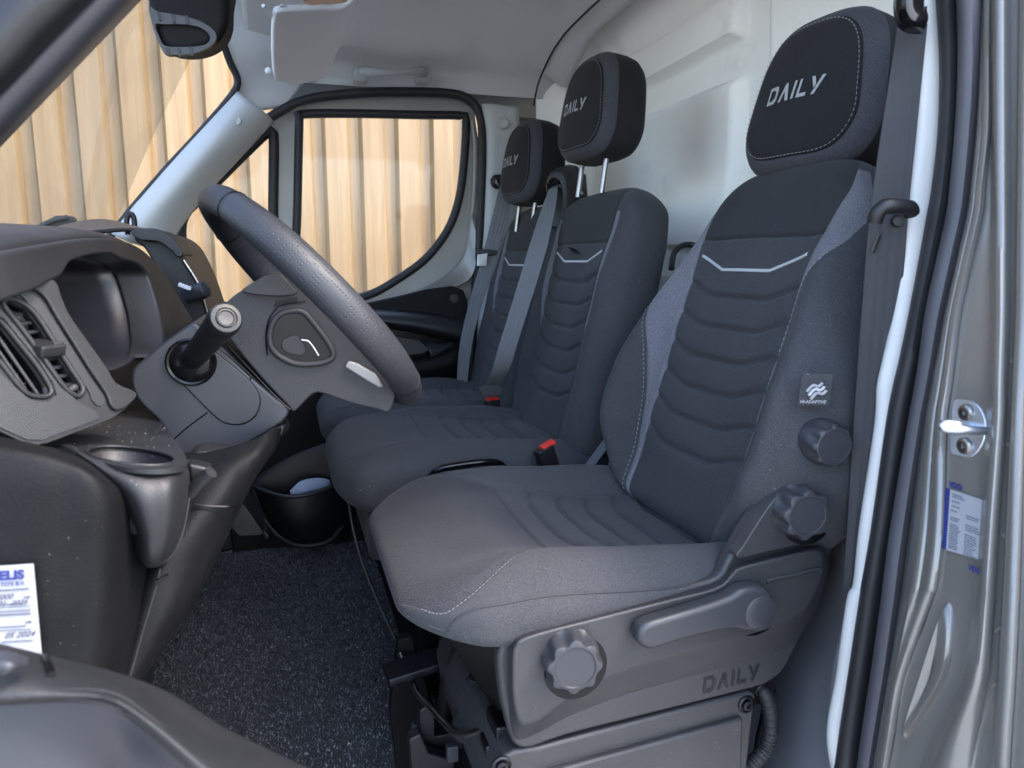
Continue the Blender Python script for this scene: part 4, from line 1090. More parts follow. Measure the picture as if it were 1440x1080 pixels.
# near fascia with the vents
fas = [(-90, 430), (-40, 412), (0, 402), (40, 396), (72, 394), (83, 420), (94, 444), (119, 480), (147, 519), (160, 540), (188, 552), (184, 566), (160, 586), (110, 606), (60, 624), (35, 622), (0, 606), (-90, 560)]
ventA = [(4, 428), (14, 420), (34, 428), (52, 445), (76, 482), (100, 520), (116, 545), (112, 556), (104, 556), (86, 540), (58, 500), (30, 462)]
ventB = [(-60, 440), (-20, 446), (0, 452), (24, 480), (52, 515), (68, 540), (72, 552), (62, 558), (40, 555), (22, 538), (-10, 500), (-60, 470)]
q2 = lambda pts, n=None: trn(pts, HP2, HN2, n)
vA, vB = q2(ventA, 60), q2(ventB, 60)
fz = plate('vent_fascia', q2(fas, 90), -HN2 * .03, MT['dash'], da, holes=[vA, vB])
hc = q2([(-88, 470), (-62, 436), (-20, 440), (4, 448), (30, 480), (56, 512), (74, 540), (78, 556), (66, 566), (40, 562), (14, 540), (-30, 500), (-60, 486), (-60, 556), (0, 602), (36, 618), (58, 619), (104, 602), (140, 588), (132, 578), (110, 566), (84, 545), (50, 500), (24, 466), (0, 436), (-40, 418), (-88, 436)], None)
plate('honeycomb_inlay', hc + HN2 * .0012, -HN2 * .001, MT['honey'], fz)
hs_ = q2([(24, 410), (44, 414), (62, 432), (92, 478), (122, 526), (146, 560), (138, 572), (126, 560), (122, 548), (84, 492), (56, 448), (36, 424)], 60)
plate('honeycomb_strip', hs_ + HN2 * .0012, -HN2 * .001, MT['honey'], fz)
bd_ = q2([(-60, 420), (0, 404), (40, 398), (72, 395), (83, 420), (94, 444), (119, 480), (147, 519), (160, 540), (187, 552), (184, 564), (164, 578), (152, 572), (146, 556), (122, 520), (98, 482), (74, 444), (58, 418), (36, 406), (0, 412), (-60, 428)], 90)
plate('fascia_band', bd_ + HN2 * .004, -HN2 * .004, MT['dash'], fz, bev=.002)
for v, nm in ((vA, 'inner'), (vB, 'outer')):
    tube('vent_rim', v + HN2 * .0005, .0022, MT['dash'], fz, 10, closed=True)
    c = v.mean(0); rr = np.array([v - HN2 * .004, c + (v - c) * .96 - HN2 * .022, c + (v - c) * .9 - HN2 * .034, c + (v - c) * .05 - HN2 * .034])
    grid('vent_duct', rr, MT['gloss'], fz, cv=True, thick=.001)
def lerp(a, b, t): return (a[0] + (b[0] - a[0]) * t, a[1] + (b[1] - a[1]) * t)
for i in range(9):
    t = (i + .6) / 9.4
    a = lerp((18, 436), (104, 552), t); wv = 13 + 9 * math.sin(math.pi * t)
    p0 = PP(a[0] - wv * 1.0, a[1] + 2, HP2, HN2) - HN2 * .005; p1 = PP(a[0] + wv * 1.05, a[1] - 4, HP2, HN2) - HN2 * .005
    dn = HN2 * .014 + np.array([0, 0, -.004])
    grid('louvre', np.array([[p0 - dn, p1 - dn], [p0, p1]]), MT['shroud'], fz, thick=.0022, off=0)
for i in range(3):
    a0, b0 = [((-2, 466), (58, 553)), ((-4, 482), (45, 553)), ((-8, 500), (32, 548))][i]
    tube('chrome_slat', [PP(*a0, HP2, HN2) - HN2 * .004, PP(*b0, HP2, HN2) - HN2 * .004], .0014, MT['trim'], fz, 8)
for i in range(8):
    t = i / 7; a = lerp((-4, 455), (66, 548), t)
    p0 = PP(a[0] - 20, a[1] + 10, HP2, HN2) - HN2 * .018; p1 = PP(a[0] + 2, a[1] - 2, HP2, HN2) - HN2 * .018
    tube('fin', [p0, p1], .0012, MT['dash'], fz, 6)
c = PP(66, 490, HP2, HN2)
box('vent_slider', c, .016, .022, .010, MT['dash'], fz, rot=(0, .3, -.6), bev=.002)
box('slider_face', c + HN2 * .009 + np.array([0, .006, 0]), .004, .008, .006, MT['trim'], fz, rot=(0, .3, -.6), bev=.001)
tube('vent_wheel', [PP(98, 550, HP2, HN2) - HN2 * .004, PP(114, 541, HP2, HN2) - HN2 * .004], .003, MT['trim'], fz, 12)
# dash top, pod in the middle, strip with the knob
rails('dash_top', [
    [(-60, 360, .9), (20, 346, 1.0), (100, 334, 1.1), (180, 326, 1.25), (240, 330, 1.5)],
    [(-60, 350, 1.2), (30, 338, 1.3), (100, 318, 1.45), (150, 312, 1.6), (186, 324, 1.8)],
    [(-60, 352, 1.7), (20, 345, 1.75), (90, 322, 1.85), (150, 315, 1.95), (210, 325, 2.02)]], MT['shroud'], da, 20, 30, .005)
plate('centre_pod', tr([(196, 324), (214, 322), (234, 330), (250, 345), (262, 366), (276, 396), (290, 436), (302, 474), (306, 492), (296, 512), (284, 494), (262, 452), (236, 405), (214, 366), (200, 345), (188, 338)], 1.24, 60), (0, .36, 0), MT['black'], da, bev=.008)
plate('pod_cap', tr([(184, 325), (214, 321), (236, 329), (252, 346), (258, 358), (250, 362), (240, 352), (222, 340), (196, 337)], 1.222, 40), (0, .12, 0), MT['dash'], da, bev=.006)
tube('chrome_edge', tr([(258, 366), (262, 372), (280, 402), (292, 440), (301, 470), (304, 482)], 1.232, 30, False), .0030, MT['chrome'], da, 8)
tube('pod_rib', tr([(212, 368), (232, 400), (252, 440), (272, 476)], 1.2, 20, False), .004, MT['gloss'], da, 8)
box('pod_clip', P(260, 403, 1.19), .018, .01, .006, MT['silver'], da, rot=(0, .4, 0), bev=.001)
k = rev('pod_knob', P(286, 408, 1.20), (.9, -.5, .3), [(.012, -.03), (.013, -.004), (.012, .004), (.009, .006), (.003, .0065)], MT['shroud'], da, 24)
tube('pillar_cable', [P(*p) for p in [(180, 330, 1.9), (178, 312, 1.9), (182, 300, 1.9), (188, 306, 1.9), (190, 326, 1.9)]], .006, MT['black'], da, 8, 20)

# end panel with the rolled edge, cup holder shelf and bowl
rails('end_panel', [
    [(-110, 590, .62), (-20, 608, .62), (60, 627, .62), (110, 640, .63), (138, 650, .66)],
    [(-110, 600, .58), (-20, 616, .58), (70, 637, .58), (138, 664, .59), (179, 690, .68)],
    [(-110, 640, .562), (-20, 648, .562), (80, 660, .563), (158, 694, .575), (200, 716, .68)],
    [(-110, 760, .558), (-20, 760, .558), (80, 764, .560), (160, 780, .575), (210, 790, .68)],
    [(-110, 880, .558), (-20, 880, .558), (80, 880, .560), (152, 886, .575), (204, 900, .68)],
    [(-110, 1010, .558), (-20, 1010, .558), (60, 1010, .560), (136, 1010, .575), (186, 1010, .68)]], MT['dashend'], da, 50, 50, .004, param=True)
A_, B_, C_ = P(110, 638, .64), P(250, 640, .66), P(205, 588, .86)
nS = np.cross(B_ - A_, C_ - A_); nS /= np.linalg.norm(nS); nS = nS if nS[2] > 0 else -nS
th = np.linspace(0, 2 * math.pi, 60, endpoint=False)
bowl = trn([(184 + 62 * math.cos(a) + 5 * math.sin(a), 641 + 12.5 * math.sin(a) + 5 * math.cos(a)) for a in th], A_, nS)
shelf = trn([(30, 622), (100, 606), (160, 586), (190, 578), (222, 584), (236, 606), (254, 630), (262, 645), (256, 656), (216, 660), (160, 654), (116, 639), (66, 628)], A_, nS, 90)
sh = plate('cup_shelf', shelf, (0, 0, -.004), MT['dash'], da, holes=[bowl])
cb = bowl.mean(0)
grid('cup_bowl', np.array([bowl, bowl + (0, 0, -.03), cb + (bowl - cb) * .9 + (0, 0, -.055), cb + (bowl - cb) * .05 + (0, 0, -.06)]), MT['dash'], da, cv=True, thick=.002)
tube('cup_rim', bowl, .0014, MT['dash'], da, 8, closed=True)
rails('cup_body', [
    [(66, 629, 0.685), (96, 629, .635), (140, 647, .615), (200, 659, .610), (246, 658, .625), (268, 645, .70)],
    [(88, 648, 0.670), (118, 648, .620), (160, 668, .600), (210, 678, .596), (252, 674, .612), (273, 664, .70)],
    [(132, 696, 0.665), (162, 696, .615), (186, 704, .592), (216, 708, .590), (252, 704, .608), (272, 692, .70)],
    [(156, 744, 0.670), (186, 744, .620), (200, 750, .596), (222, 754, .594), (246, 748, .612), (264, 735, .70)],
    [(163, 780, 0.680), (193, 780, .630), (203, 786, .606), (218, 789, .604), (234, 784, .622), (250, 772, .70)],
    [(166, 790, 0.710), (196, 790, .660), (206, 797, .640), (217, 798, .640), (230, 793, .650), (242, 780, .70)]], MT['dash'], da, 40, 40, .004, param=True)
tube('body_seam', [P(*p) for p in [(266, 700, .652), (258, 745, .640), (244, 778, .632), (226, 793, .63), (208, 796, .63)]], .0008, MT['dash'], da, 6, 24)
rails('knee_panel', [
    [(210, 640, 0.810), (250, 636, .78), (290, 636, .765), (345, 622, .765), (385, 604, .79), (398, 604, .90)],
    [(216, 668, 0.770), (256, 668, .74), (296, 664, .725), (340, 648, .735), (378, 634, .77), (388, 632, .90)],
    [(214, 700, 0.740), (254, 700, .71), (292, 702, .70), (328, 694, .715), (352, 682, .76), (360, 672, .88)],
    [(196, 742, 0.720), (236, 742, .69), (268, 748, .68), (304, 748, .70), (326, 738, .74), (332, 728, .86)],
    [(174, 794, 0.700), (214, 794, .67), (240, 802, .665), (272, 802, .68), (298, 793, .72), (308, 780, .84)],
    [(150, 860, 0.685), (190, 860, .655), (214, 870, .65), (240, 870, .66), (264, 860, .70), (274, 848, .82)],
    [(124, 965, 0.670), (164, 965, .64), (178, 972, .635), (188, 972, .65), (198, 960, .69), (212, 940, .80)]], MT['dashend'], da, 50, 40, .004, param=True)
tube('panel_gap', [P(*p) for p in [(272, 709, .690), (300, 712, .692), (328, 712, .700), (338, 710, .73)]], .0011, MT['gloss'], da, 6, 20)
tube('panel_gap', [P(*p) for p in [(225, 800, .648), (216, 836, .642), (200, 890, .636), (183, 950, .628)]], .0009, MT['dash'], da, 6, 20)
plate('gap_shadow', tr([(218, 818), (236, 808), (236, 813), (219, 824)], .640), (0, .004, 0), MT['gloss'], da)
tube('bonnet_lever', [P(*p) for p in [(268, 694, .66), (280, 680, .655), (297, 664, .65)]], .0058, MT['dash'], da, 12, 16)
plate('lever_base', tr([(264, 652), (284, 656), (298, 660), (286, 668), (270, 684), (266, 670)], .665, None), (0, .02, 0), MT['black'], da, bev=.003)
# pedals and the dark foot area
plate('foot_rest', tr([(330, 700), (346, 712), (372, 750), (368, 754), (336, 756), (322, 740)], 1.55), (.0, .12, 0), MT['black'], da, bev=.006)
tube('foot_rest_edge', [P(*p) for p in [(336, 700, 1.62), (352, 722, 1.60), (368, 744, 1.58), (376, 756, 1.56)]], .004, MT['shroud'], da, 8, 20)

# column shroud with the stalk
cs = thing('column_shroud', 'slate plastic steering column shroud with oval cover and switch stalk', 'column cover', (0, .95, .7))
shr = tr([(272, 454), (282, 460), (318, 494), (353, 529), (388, 560), (405, 574), (402, 588), (378, 607), (352, 622), (328, 640), (296, 636), (276, 634), (260, 650), (246, 632), (226, 596), (196, 566), (185, 542), (186, 522), (196, 510), (232, 480)], .845)
plate('shroud_body', cr(shr, 110, True), (0, .16, 0), MT['shroud'], cs, bev=.012, seg=4)
ov = tr([(233, 506), (236, 492), (246, 482), (262, 477), (280, 480), (300, 492), (340, 524), (358, 542), (367, 562), (361, 584), (342, 597), (318, 596), (300, 584), (262, 546), (238, 522)], .844, 70)
plate('oval_cover_gap', ov + (0, .0002, 0), (0, .004, 0), MT['gloss'], cs)
oc = ov.mean(0); ov2 = oc + (ov - oc) * .975
plate('oval_cover', ov2 + (0, -.0016, 0), (0, .004, 0), MT['shroud'], cs, bev=.0012)
tube('shroud_seam', [P(*p) for p in [(292, 580, .8445), (262, 602, .8445), (242, 620, .8445)]], .0008, MT['gloss'], cs, 6, 12)
tube('shroud_seam', [P(*p) for p in [(300, 482, .8445), (330, 508, .8445), (354, 530, .8445), (348, 534, .8445)]], .0010, MT['gloss'], cs, 6, 20)
plate('shroud_knee', tr([(262, 652), (276, 636), (300, 636), (325, 641), (312, 652), (302, 664), (292, 662), (280, 656)], .80, 30), (0, .04, 0), MT['dash'], cs, bev=.004)
bc_ = P(269, 509, .842)
rev('stalk_collar', bc_, (0, -1, 0), [(.025, -.002), (.0255, .002), (.0235, .004), (.021, .003), (.020, -.001), (.0195, .006), (.017, .008), (.004, .008)], MT['gloss'], cs, 48)
p0, p1 = P(268, 508, .85), P(319, 446, .705)
dd = p1 - p0; Ld = np.linalg.norm(dd)
rev('stalk', p0, dd, [(.0115, 0), (.0125, Ld * .3), (.0138, Ld * .74), (.0136, Ld * .745), (.0140, Ld * .76), (.0152, Ld * .93), (.0148, Ld * .965), (.0130, Ld * .985), (.0098, Ld * .988), (.0094, Ld * .975), (.0088, Ld * .975), (.0084, Ld * .99), (.0070, Ld * .992), (.0064, Ld * .984), (.002, Ld * .982)], MT['black'], cs, 48)
rev('ignition_lock', P(392, 600, .90), (.7, -.4, -.5), [(.012, -.02), (.012, .004), (.010, .008), (.004, .008)], MT['chrome'], cs, 28)
plate('column_bracket', tr([(380, 602), (398, 596), (401, 602), (396, 614), (388, 612)], .88), (0, .03, 0), MT['dash'], cs, bev=.003)

# ------------------------------------------------------------------ steering wheel
sw = thing('steering_wheel', 'black perforated leather steering wheel seen almost edge on', 'steering wheel', (0, .92, .8))
YW = .92
Tp, Bp = P(300, 284, YW), P(566, 551, YW)
WC = (Tp + Bp) / 2; U = (Tp - Bp) / 2; RW = np.linalg.norm(U); U = U / RW
m_ = np.array([-U[2], 0, U[0]]); m_ = m_ if m_[0] > 0 else -m_           # towards the driver
a7 = R(7.5)
NV = np.array([0, -1.0, 0]) * math.cos(a7) + m_ * math.sin(a7)
WN = np.cross(U, NV); WN = WN if WN @ m_ > 0 else -WN
rimp = []
k1, k2 = 160, 28
G = np.zeros((k1, k2, 3))
for i in range(k1):
    a = 2 * math.pi * i / k1
    rad = math.cos(a) * U + math.sin(a) * NV
    c = WC + RW * rad
    side = math.exp(-((math.sin(a) - 1) / .35) ** 2) + math.exp(-((math.sin(a) + 1) / .35) ** 2)
    rr = .0158 + .0020 * side; rt_ = .0168 + .0028 * side
    for j in range(k2):
        b = 2 * math.pi * j / k2
        G[i, j] = c + rad * math.cos(b) * rr + WN * math.sin(b) * rt_
mi = np.zeros((k1, k2), int)
for i in range(k1):
    a = 360 * i / k1
    mi[i] = 1 if (a < 34 or a > 326) else 0
grid('rim', G, [MT['perf'], MT['leather']], sw, cu=True, cv=True, mi=mi)
for a in (34, 326, 146, 214):
    a = R(a); rad = math.cos(a) * U + math.sin(a) * NV; c = WC + RW * rad
    tube('rim_seam', [c + rad * math.cos(b) * .0164 + WN * math.sin(b) * .0176 for b in np.linspace(0, 2 * math.pi, 30)[:-1]], .0007, MT['gloss'], sw, 6, closed=True)
hub = cr(tr([(304, 448), (318, 426), (342, 408), (380, 398), (424, 392), (456, 402), (478, 440), (506, 470), (530, 500), (556, 540), (549, 578), (530, 576), (490, 566), (452, 553), (438, 556), (414, 579), (406, 572), (368, 532), (330, 486)], .845), 110, True)
hb = plate('hub', hub, (0, .15, .0), MT['leather'], sw, bev=.014, seg=5)
plate('hub_lip', tr([(340, 408), (352, 400), (372, 388), (392, 385), (412, 404), (418, 412), (398, 416), (366, 415), (346, 412)], .835, 50), (0, .12, 0), MT['dash'], sw, bev=.004)
rg = tr([(379, 476), (383, 456), (394, 442), (412, 437), (428, 440), (442, 456), (456, 474), (466, 490), (468, 502), (452, 510), (420, 512), (398, 504), (384, 492)], .842, 60)
rc = rg.mean(0)
tube('pod_ring', rg, .0035, MT['leather'], sw, 10, closed=True)
plate('switch_pod', rc + (rg - rc) * .94 + (0, -.001, 0), (0, .006, 0), MT['gloss'], sw, bev=.002)
plate('switch', tr([(398, 478), (414, 472), (424, 480), (430, 492), (424, 500), (404, 496), (396, 488)], .8385, 24), (0, .003, 0), MT['black'], sw, bev=.001)
tube('switch_edge', tr([(424, 478), (434, 480), (442, 490), (448, 500)], .8375, 16, False), .0008, MT['silver'], sw, 6)
plate('spoke_badge', tr([(485, 516), (490, 508), (502, 511), (528, 526), (540, 543), (534, 546), (510, 532)], .838), (0, .01, 0), MT['alu'], sw, bev=.002)

# ------------------------------------------------------------------ roof fittings
cam_h = thing('sensor_housing', 'black plastic sensor and mirror housing at the top of the windscreen', 'mirror housing', tuple(P(262, 30, 1.35)))
hs = plate('shell', tr([(204, -60), (207, 0), (212, 30), (220, 56), (232, 72), (262, 76), (290, 70), (310, 56), (320, 36), (322, 10), (318, -60)], 1.30, 60), (0, .16, .03), MT['void'], cam_h, bev=.018, seg=5)
fr_o = tr([(209, 8), (222, 16), (256, 22), (282, 30), (300, 42), (304, 54), (294, 66), (272, 75), (246, 77), (232, 75), (222, 58), (214, 34)], 1.292, 60)
fr_i = tr([(218, 34), (232, 34), (256, 34), (280, 38), (294, 48), (294, 58), (284, 64), (256, 66), (232, 64), (224, 52)], 1.292, 60)
plate('bezel', fr_o, (0, .012, 0), MT['shroud'], cam_h, holes=[fr_i])
fc = fr_i.mean(0)
grid('cavity', np.array([fr_i + (0, .001, 0), fc + (fr_i - fc) * .9 + (0, .04, 0), fc + (fr_i - fc) * .05 + (0, .045, 0)]), MT['black'], cam_h, cv=True, thick=.001)
for a, b in ((224, 23), (244, 26), (263, 28), (236, 72), (252, 73), (269, 72)):
    box('slot', P(a, b, 1.2905), .004, .002, .012, MT['gloss'], cam_h, rot=(0, -.1, 0), bev=0)
vs = thing('sun_visor', 'grey vinyl sun visor folded up against the felt headliner', 'sun visor', tuple(P(430, 50, 2.0)))
VP_, VNn = P(410, 104, 1.98), np.array([.30, -.28, -.92])
plate('visor_pad', trn([(382, 14), (394, 6), (440, 4), (478, 2), (500, -14), (490, 26), (470, 70), (458, 96), (446, 104), (424, 110), (404, 113), (400, 108), (386, 106), (382, 96), (380, 60)], VP_, VNn, 70), -VNn * -.016 / np.linalg.norm(VNn), MT['visor'], vs, bev=.006)
plate('visor_flap', trn([(392, 12), (410, 8), (470, 6), (480, 14), (452, 92), (440, 98), (402, 106), (392, 98)], VP_ + VNn * .004, VNn, 60), -VNn * -.003, MT['visor'], vs, bev=.0015)
tube('visor_pivot', [PP(*p, VP_ + VNn * .004, VNn) for p in [(370, 8), (378, 18), (386, 26), (396, 25)]], .004, MT['visor'], vs, 8, 16)
rev('visor_hinge', PP(377, 100, VP_, VNn), (0, -1, 0), [(.007, -.01), (.007, .008), (.003, .01)], MT['visor'], vs, 16)
lp = plate('lamp_lens', trn([(424, -30), (486, -34), (490, -2), (484, 5), (456, 7), (428, 5)], P(456, 0, 1.55), (.1, -.2, -1), 40), (0, 0, .01), MT['peach'], None, bev=.003)
tag(lp, 'small peach coloured lens in the ceiling above the sun visor', 'lamp')
gh = thing('grab_handle', 'grey moulded grab handle above the passenger window', 'grab handle', tuple(P(552, 105, 2.06)))
hy = 2.05
tube('grip', [P(*p) for p in [(506, 101, hy + .03), (518, 101, hy - .005), (530, 102, hy - .022), (552, 103, hy - .028), (576, 102, hy - .022), (590, 101, hy - .005), (602, 101, hy + .03)]], .012, MT['handle'], gh, 14, 50, rad=[.013, .015, .011, .0095, .0095, .0095, .011, .015, .013])
for a in (509, 598):
    plate('end_cap', tr([(a - 10, 95), (a + 8, 95), (a + 10, 100), (a + 10, 110), (a + 6, 114), (a - 8, 114), (a - 11, 108), (a - 11, 99)], hy + .004, 30), (0, .05, 0), MT['handle'], gh, bev=.004)

# ------------------------------------------------------------------ near door pillars
rails('near_a_pillar_trim', [
    [(-228.8, 438.8, 0.64), (-120, 322, 0.64), (0, 194, 0.64), (90, 100, 0.64), (186, 0, 0.64), (260, -80, 0.64), (484.4, -320.9, 0.64)],
    [(-228.8, 422.8, 0.595), (-120, 306, 0.595), (0, 178, 0.595), (90, 86, 0.595), (172, 0, 0.595), (250, -80, 0.595), (474.4, -320.9, 0.595)],
    [(-228.8, 392.8, 0.58), (-120, 276, 0.58), (0, 150, 0.58), (90, 58, 0.58), (146, 0, 0.58), (220, -80, 0.58), (444.4, -320.9, 0.58)],
    [(-228.8, 360.8, 0.585), (-120, 244, 0.585), (0, 118, 0.585), (60, 54, 0.585), (112, 0, 0.585), (190, -80, 0.585), (414.4, -320.9, 0.585)],
    [(-228.8, 338.8, 0.6), (-120, 222, 0.6), (0, 98, 0.6), (50, 44, 0.6), (92, 0, 0.6), (170, -80, 0.6), (394.4, -320.9, 0.6)]], MT['shroud'], van, 24, 50, .004)
rails('near_frame_seal', [
    [(-228.8, 342.8, 0.575), (-120, 226, 0.575), (0, 100, 0.575), (50, 46, 0.575), (94, 0, 0.575), (170, -80, 0.575), (394.4, -320.9, 0.575)],
    [(-228.8, 286.8, 0.56), (-120, 170, 0.56), (0, 60, 0.56), (30, 26, 0.56), (60, 0, 0.56), (140, -80, 0.56), (364.4, -320.9, 0.56)],
    [(-228.8, 176.8, 0.58), (-120, 60, 0.58), (-40, -10, 0.58), (0, -50, 0.58), (20, -70, 0.58), (40, -90, 0.58), (264.4, -330.9, 0.58)]], MT['black'], van, 16, 20, .01)

YS = [-40, 80, 180, 264, 300, 360, 440, 507, 545, 600, 740, 820, 845, 950, 1036, 1120]
def col(d):
    k = sorted(d); return [float(np.interp(y, k, [d[a] for a in k])) for y in YS]
c0 = col({-40: 1289, 80: 1290, 180: 1288, 220: 1284, 294: 1277, 420: 1264, 440: 1260, 520: 1243, 545: 1238, 600: 1234, 740: 1213, 820: 1204, 845: 1195, 950: 1180, 1036: 1167, 1120: 1180})
c1 = col({-40: 1317, 83: 1325, 180: 1323, 264: 1314, 405: 1289, 440: 1282, 507: 1268, 557: 1256, 653: 1240, 740: 1229, 815: 1216, 941: 1197, 1067: 1178, 1120: 1172})
c2 = col({-40: 1346, 111: 1350, 236: 1341, 300: 1333, 440: 1303, 523: 1292, 607: 1277, 673: 1264, 793: 1247, 897: 1235, 992: 1219, 1080: 1207, 1120: 1202})
c3 = col({-40: 1379, 111: 1382, 250: 1370, 300: 1363, 440: 1332, 590: 1303, 740: 1282, 803: 1274, 929: 1257, 1023: 1241, 1120: 1225})
c4 = col({-40: 1390, 180: 1388, 300: 1376, 440: 1345, 600: 1324, 740: 1320, 803: 1316, 831: 1307, 891: 1285, 960: 1262, 1036: 1250, 1120: 1236})
c6 = col({-40: 1398, 300: 1402, 440: 1402, 600: 1398, 740: 1388, 866: 1380, 935: 1374, 976: 1357, 1039: 1325, 1120: 1290})
c7 = col({-40: 1422, 440: 1419, 600: 1414, 770: 1402, 929: 1392, 1055: 1384, 1120: 1380})
c8 = col({-40: 1440, 440: 1434, 740: 1421, 897: 1414, 1080: 1402, 1120: 1400})
def strips(name, cols, mat, parent=van, nu=120, nv=10, thick=.003, sub=True):
    """cols: list of (px list, Y or ('X', x))"""
    A = []
    for px, d in cols:
        pts = [P(x, y, d) if not isinstance(d, tuple) else P(x, y, XJ(y) + d[1], 'X') for x, y in zip(px, YS)]
        A.append(crp(pts, nu))
    A = np.array(A); G = np.stack([crp(A[:, j], nv) for j in range(nu)], 1) if nv else A
    return grid(name, G, mat, parent, thick=thick)
avg = lambda a, b, t=.5: [x + (y - x) * t for x, y in zip(a, b)]
jp = strips('b_pillar_flange', [(avg(c0, c1, -.05), .630), (c0, .618), (avg(c0, c1), .612), (avg(c0, c1, .98), .610)], MT['white'], nv=8)
strips('inner_door_seal', [(avg(c1, c2, -.03), .612), (avg(c1, c2, .12), .598), (avg(c1, c2, .5), .590), (avg(c1, c2, .85), .596), (avg(c1, c2, .99), .612)], MT['rubber'], nv=14)
strips('outer_door_seal', [(avg(c2, c3, -.02), .612), (avg(c2, c3, .10), .582), (avg(c2, c3, .45), .566), (avg(c2, c3, .85), .570), (avg(c2, c3, 1.0), .590)], MT['rubber2'], nv=14)
XT = [(-40, .632), (200, .610), (300, .600), (440, .580), (600, .560), (740, .540), (900, .520), (1120, .498)]
def XJ(y): return float(np.interp(y, [a for a, b in XT], [b for a, b in XT]))
def xat(px, y, Y): return P(px, y, Y)
strips('door_jamb', [(avg(c2, c3, .96), .585), (avg(c3, c4, .3), ('X', +.002)), (avg(c3, c4, .7), ('X', -.003)), (c4, ('X', -.007)), (avg(c4, c6, .12), ('X', -.001)), (avg(c4, c6, .5), ('X', 0)), (avg(c4, c6, .86), ('X', 0)), (avg(c4, c6, .97), ('X', -.004)), (avg(c6, c7, .25), ('X', -.012)), (avg(c6, c7, .6), ('X', -.008)), (avg(c6, c7, .8), ('X', -.002)), (c7, ('X', 0)), (avg(c7, c8, .9), ('X', 0)), (avg(c7, c8, 1.0), ('X', -.008)), (avg(c7, c8, 1.5), ('X', -.009)), (avg(c7, c8, 1.9), ('X', -.004)), (avg(c7, c8, 4.5), ('X', +.002)), (avg(c7, c8, 8), ('X', +.03))], MT['paint'], nu=160, nv=86)
# weld tabs and pimples along the flange
for a, b in ((1424, 618), (1418, 745), (1408, 880), (1402, 958), (1428, 500)):
    tube('sealer_bead', [P(a + i, b + j, XJ(b + j) - .003, 'X') for i, j in ((-8, 10), (-2, 2), (6, -2), (7, -60))], .0012, MT['paint'], jp, 6, 14)
for a, b in ((1428, 90), (1430, 160), (1431, 232), (1428, 458), (1425, 530), (1418, 664), (1414, 727), (1405, 805), (1402, 872), (1398, 990), (1392, 1062), (1361, 535)):
    rev('weld_spot', P(a, b, XJ(b) + .001, 'X'), (-1, 0, 0), [(.004, 0), (.003, .0014), (.001, .0018)], MT['paint'], jp, 12)
tear = [(1335, 852), (1341, 880), (1336, 934), (1318, 976), (1277, 1036), (1282, 1006), (1294, 970), (1312, 914), (1326, 872)]
tp_ = cr(np.array([P(a, b, XJ(b) - .002, 'X') for a, b in tear]), 60, True); tc = tp_.mean(0)
grid('jamb_emboss', np.array([tc + (tp_ - tc) * f + np.array([x, 0, 0]) for f, x in ((1.12, .004), (1.04, -.002), (.97, -.006), (.88, -.0065), (.5, -.004), (.02, -.003))]), MT['paint'], van, cv=True, thick=.002)
# striker
sk = thing('door_striker', 'zinc plated door striker loop on a D-shaped plate with two screws', 'striker', tuple(P(1365, 604, XJ(604), 'X')))
PX = lambda pts, x: np.array([P(a, b, XJ(b) + x, 'X') for a, b in pts])
plate('striker_plate', cr(PX([(1344, 566), (1353, 561), (1374, 566), (1387, 584), (1390, 606), (1382, 630), (1367, 643), (1350, 640), (1340, 634), (1341, 600)], -.001), 60, True), (-.003, 0, 0), MT['zinc'], sk, bev=.0008)
for a, b in ((1359, 580), (1357, 627)):
    rev('screw', P(a, b, XJ(b) - .004, 'X'), (-1, 0, 0), [(.0075, 0), (.007, .002), (.0055, .003), (.003, .0032), (.0028, .0012), (.001, .001)], MT['chrome'], sk, 28, lambda t, i: 1 - (.25 * abs(math.sin(3 * t)) if i in (3, 4) else 0))
tube('loop', [P(a, b, XJ(604) - c, 'X') for a, b, c in ((1384, 606, .003), (1372, 606, .012), (1350, 604, .026), (1330, 602, .034), (1327, 597, .034), (1348, 598, .024), (1368, 600, .003))], .0042, MT['zinc'], sk, 12, 50)
# type label and the small marks printed round it
lx = -.0045
lb = plate('type_label', PX([(1337, 688), (1383, 703), (1377, 787), (1331, 773)], lx), (-.0006, 0, 0), MT['paper'], None)
tag(lb, 'white paper type label with a blue edge stuck on the door jamb below the striker', 'label')
plate('blue_edge', PX([(1331, 686), (1336.5, 688), (1330.5, 773), (1324, 770)], lx), (-.0006, 0, 0), MT['ink'], lb)
la, lb2, lc = PX([(1337, 688), (1383, 703), (1331, 773)], lx - .0009)
lu, lv_ = lb2 - la, lc - la
V = []; F = []; r_ = random.Random(5)
for i in range(24):
    if i in (6, 9): continue
    y = .06 + i * .038
    cols_ = [(.06, .42)] if i < 6 else [(.05, .33), (.52, .92)]
    for x0, x1 in cols_:
        if r_.random() < .15: continue
        x = x0; end = x0 + (x1 - x0) * r_.uniform(.55, 1)
        while x < end:
            w_ = r_.uniform(.02, .07); k = len(V)
            for a, b in ((x, y), (x + w_, y), (x + w_, y + .018), (x, y + .018)): V.append(la + lu * a + lv_ * b)
            F.append((k, k + 1, k + 2, k + 3)); x += w_ + .012
o = mesh('print_lines', V, F, MT['dark_ink'], lb, False); o['kind'] = 'stuff'
uu = lu / np.linalg.norm(lu); vv = -lv_ / np.linalg.norm(lv_)
text_on('lettering', 'VDO', .0062, PX([(1335, 684)], lx)[0], uu, vv, MT['ink'], lb, .0003, .0006, shear=0)
text_on('lettering', 'VDO', .0062, PX([(1362, 801)], lx - .003)[0], uu, vv, MT['ink'], lb, .0003, .0006)

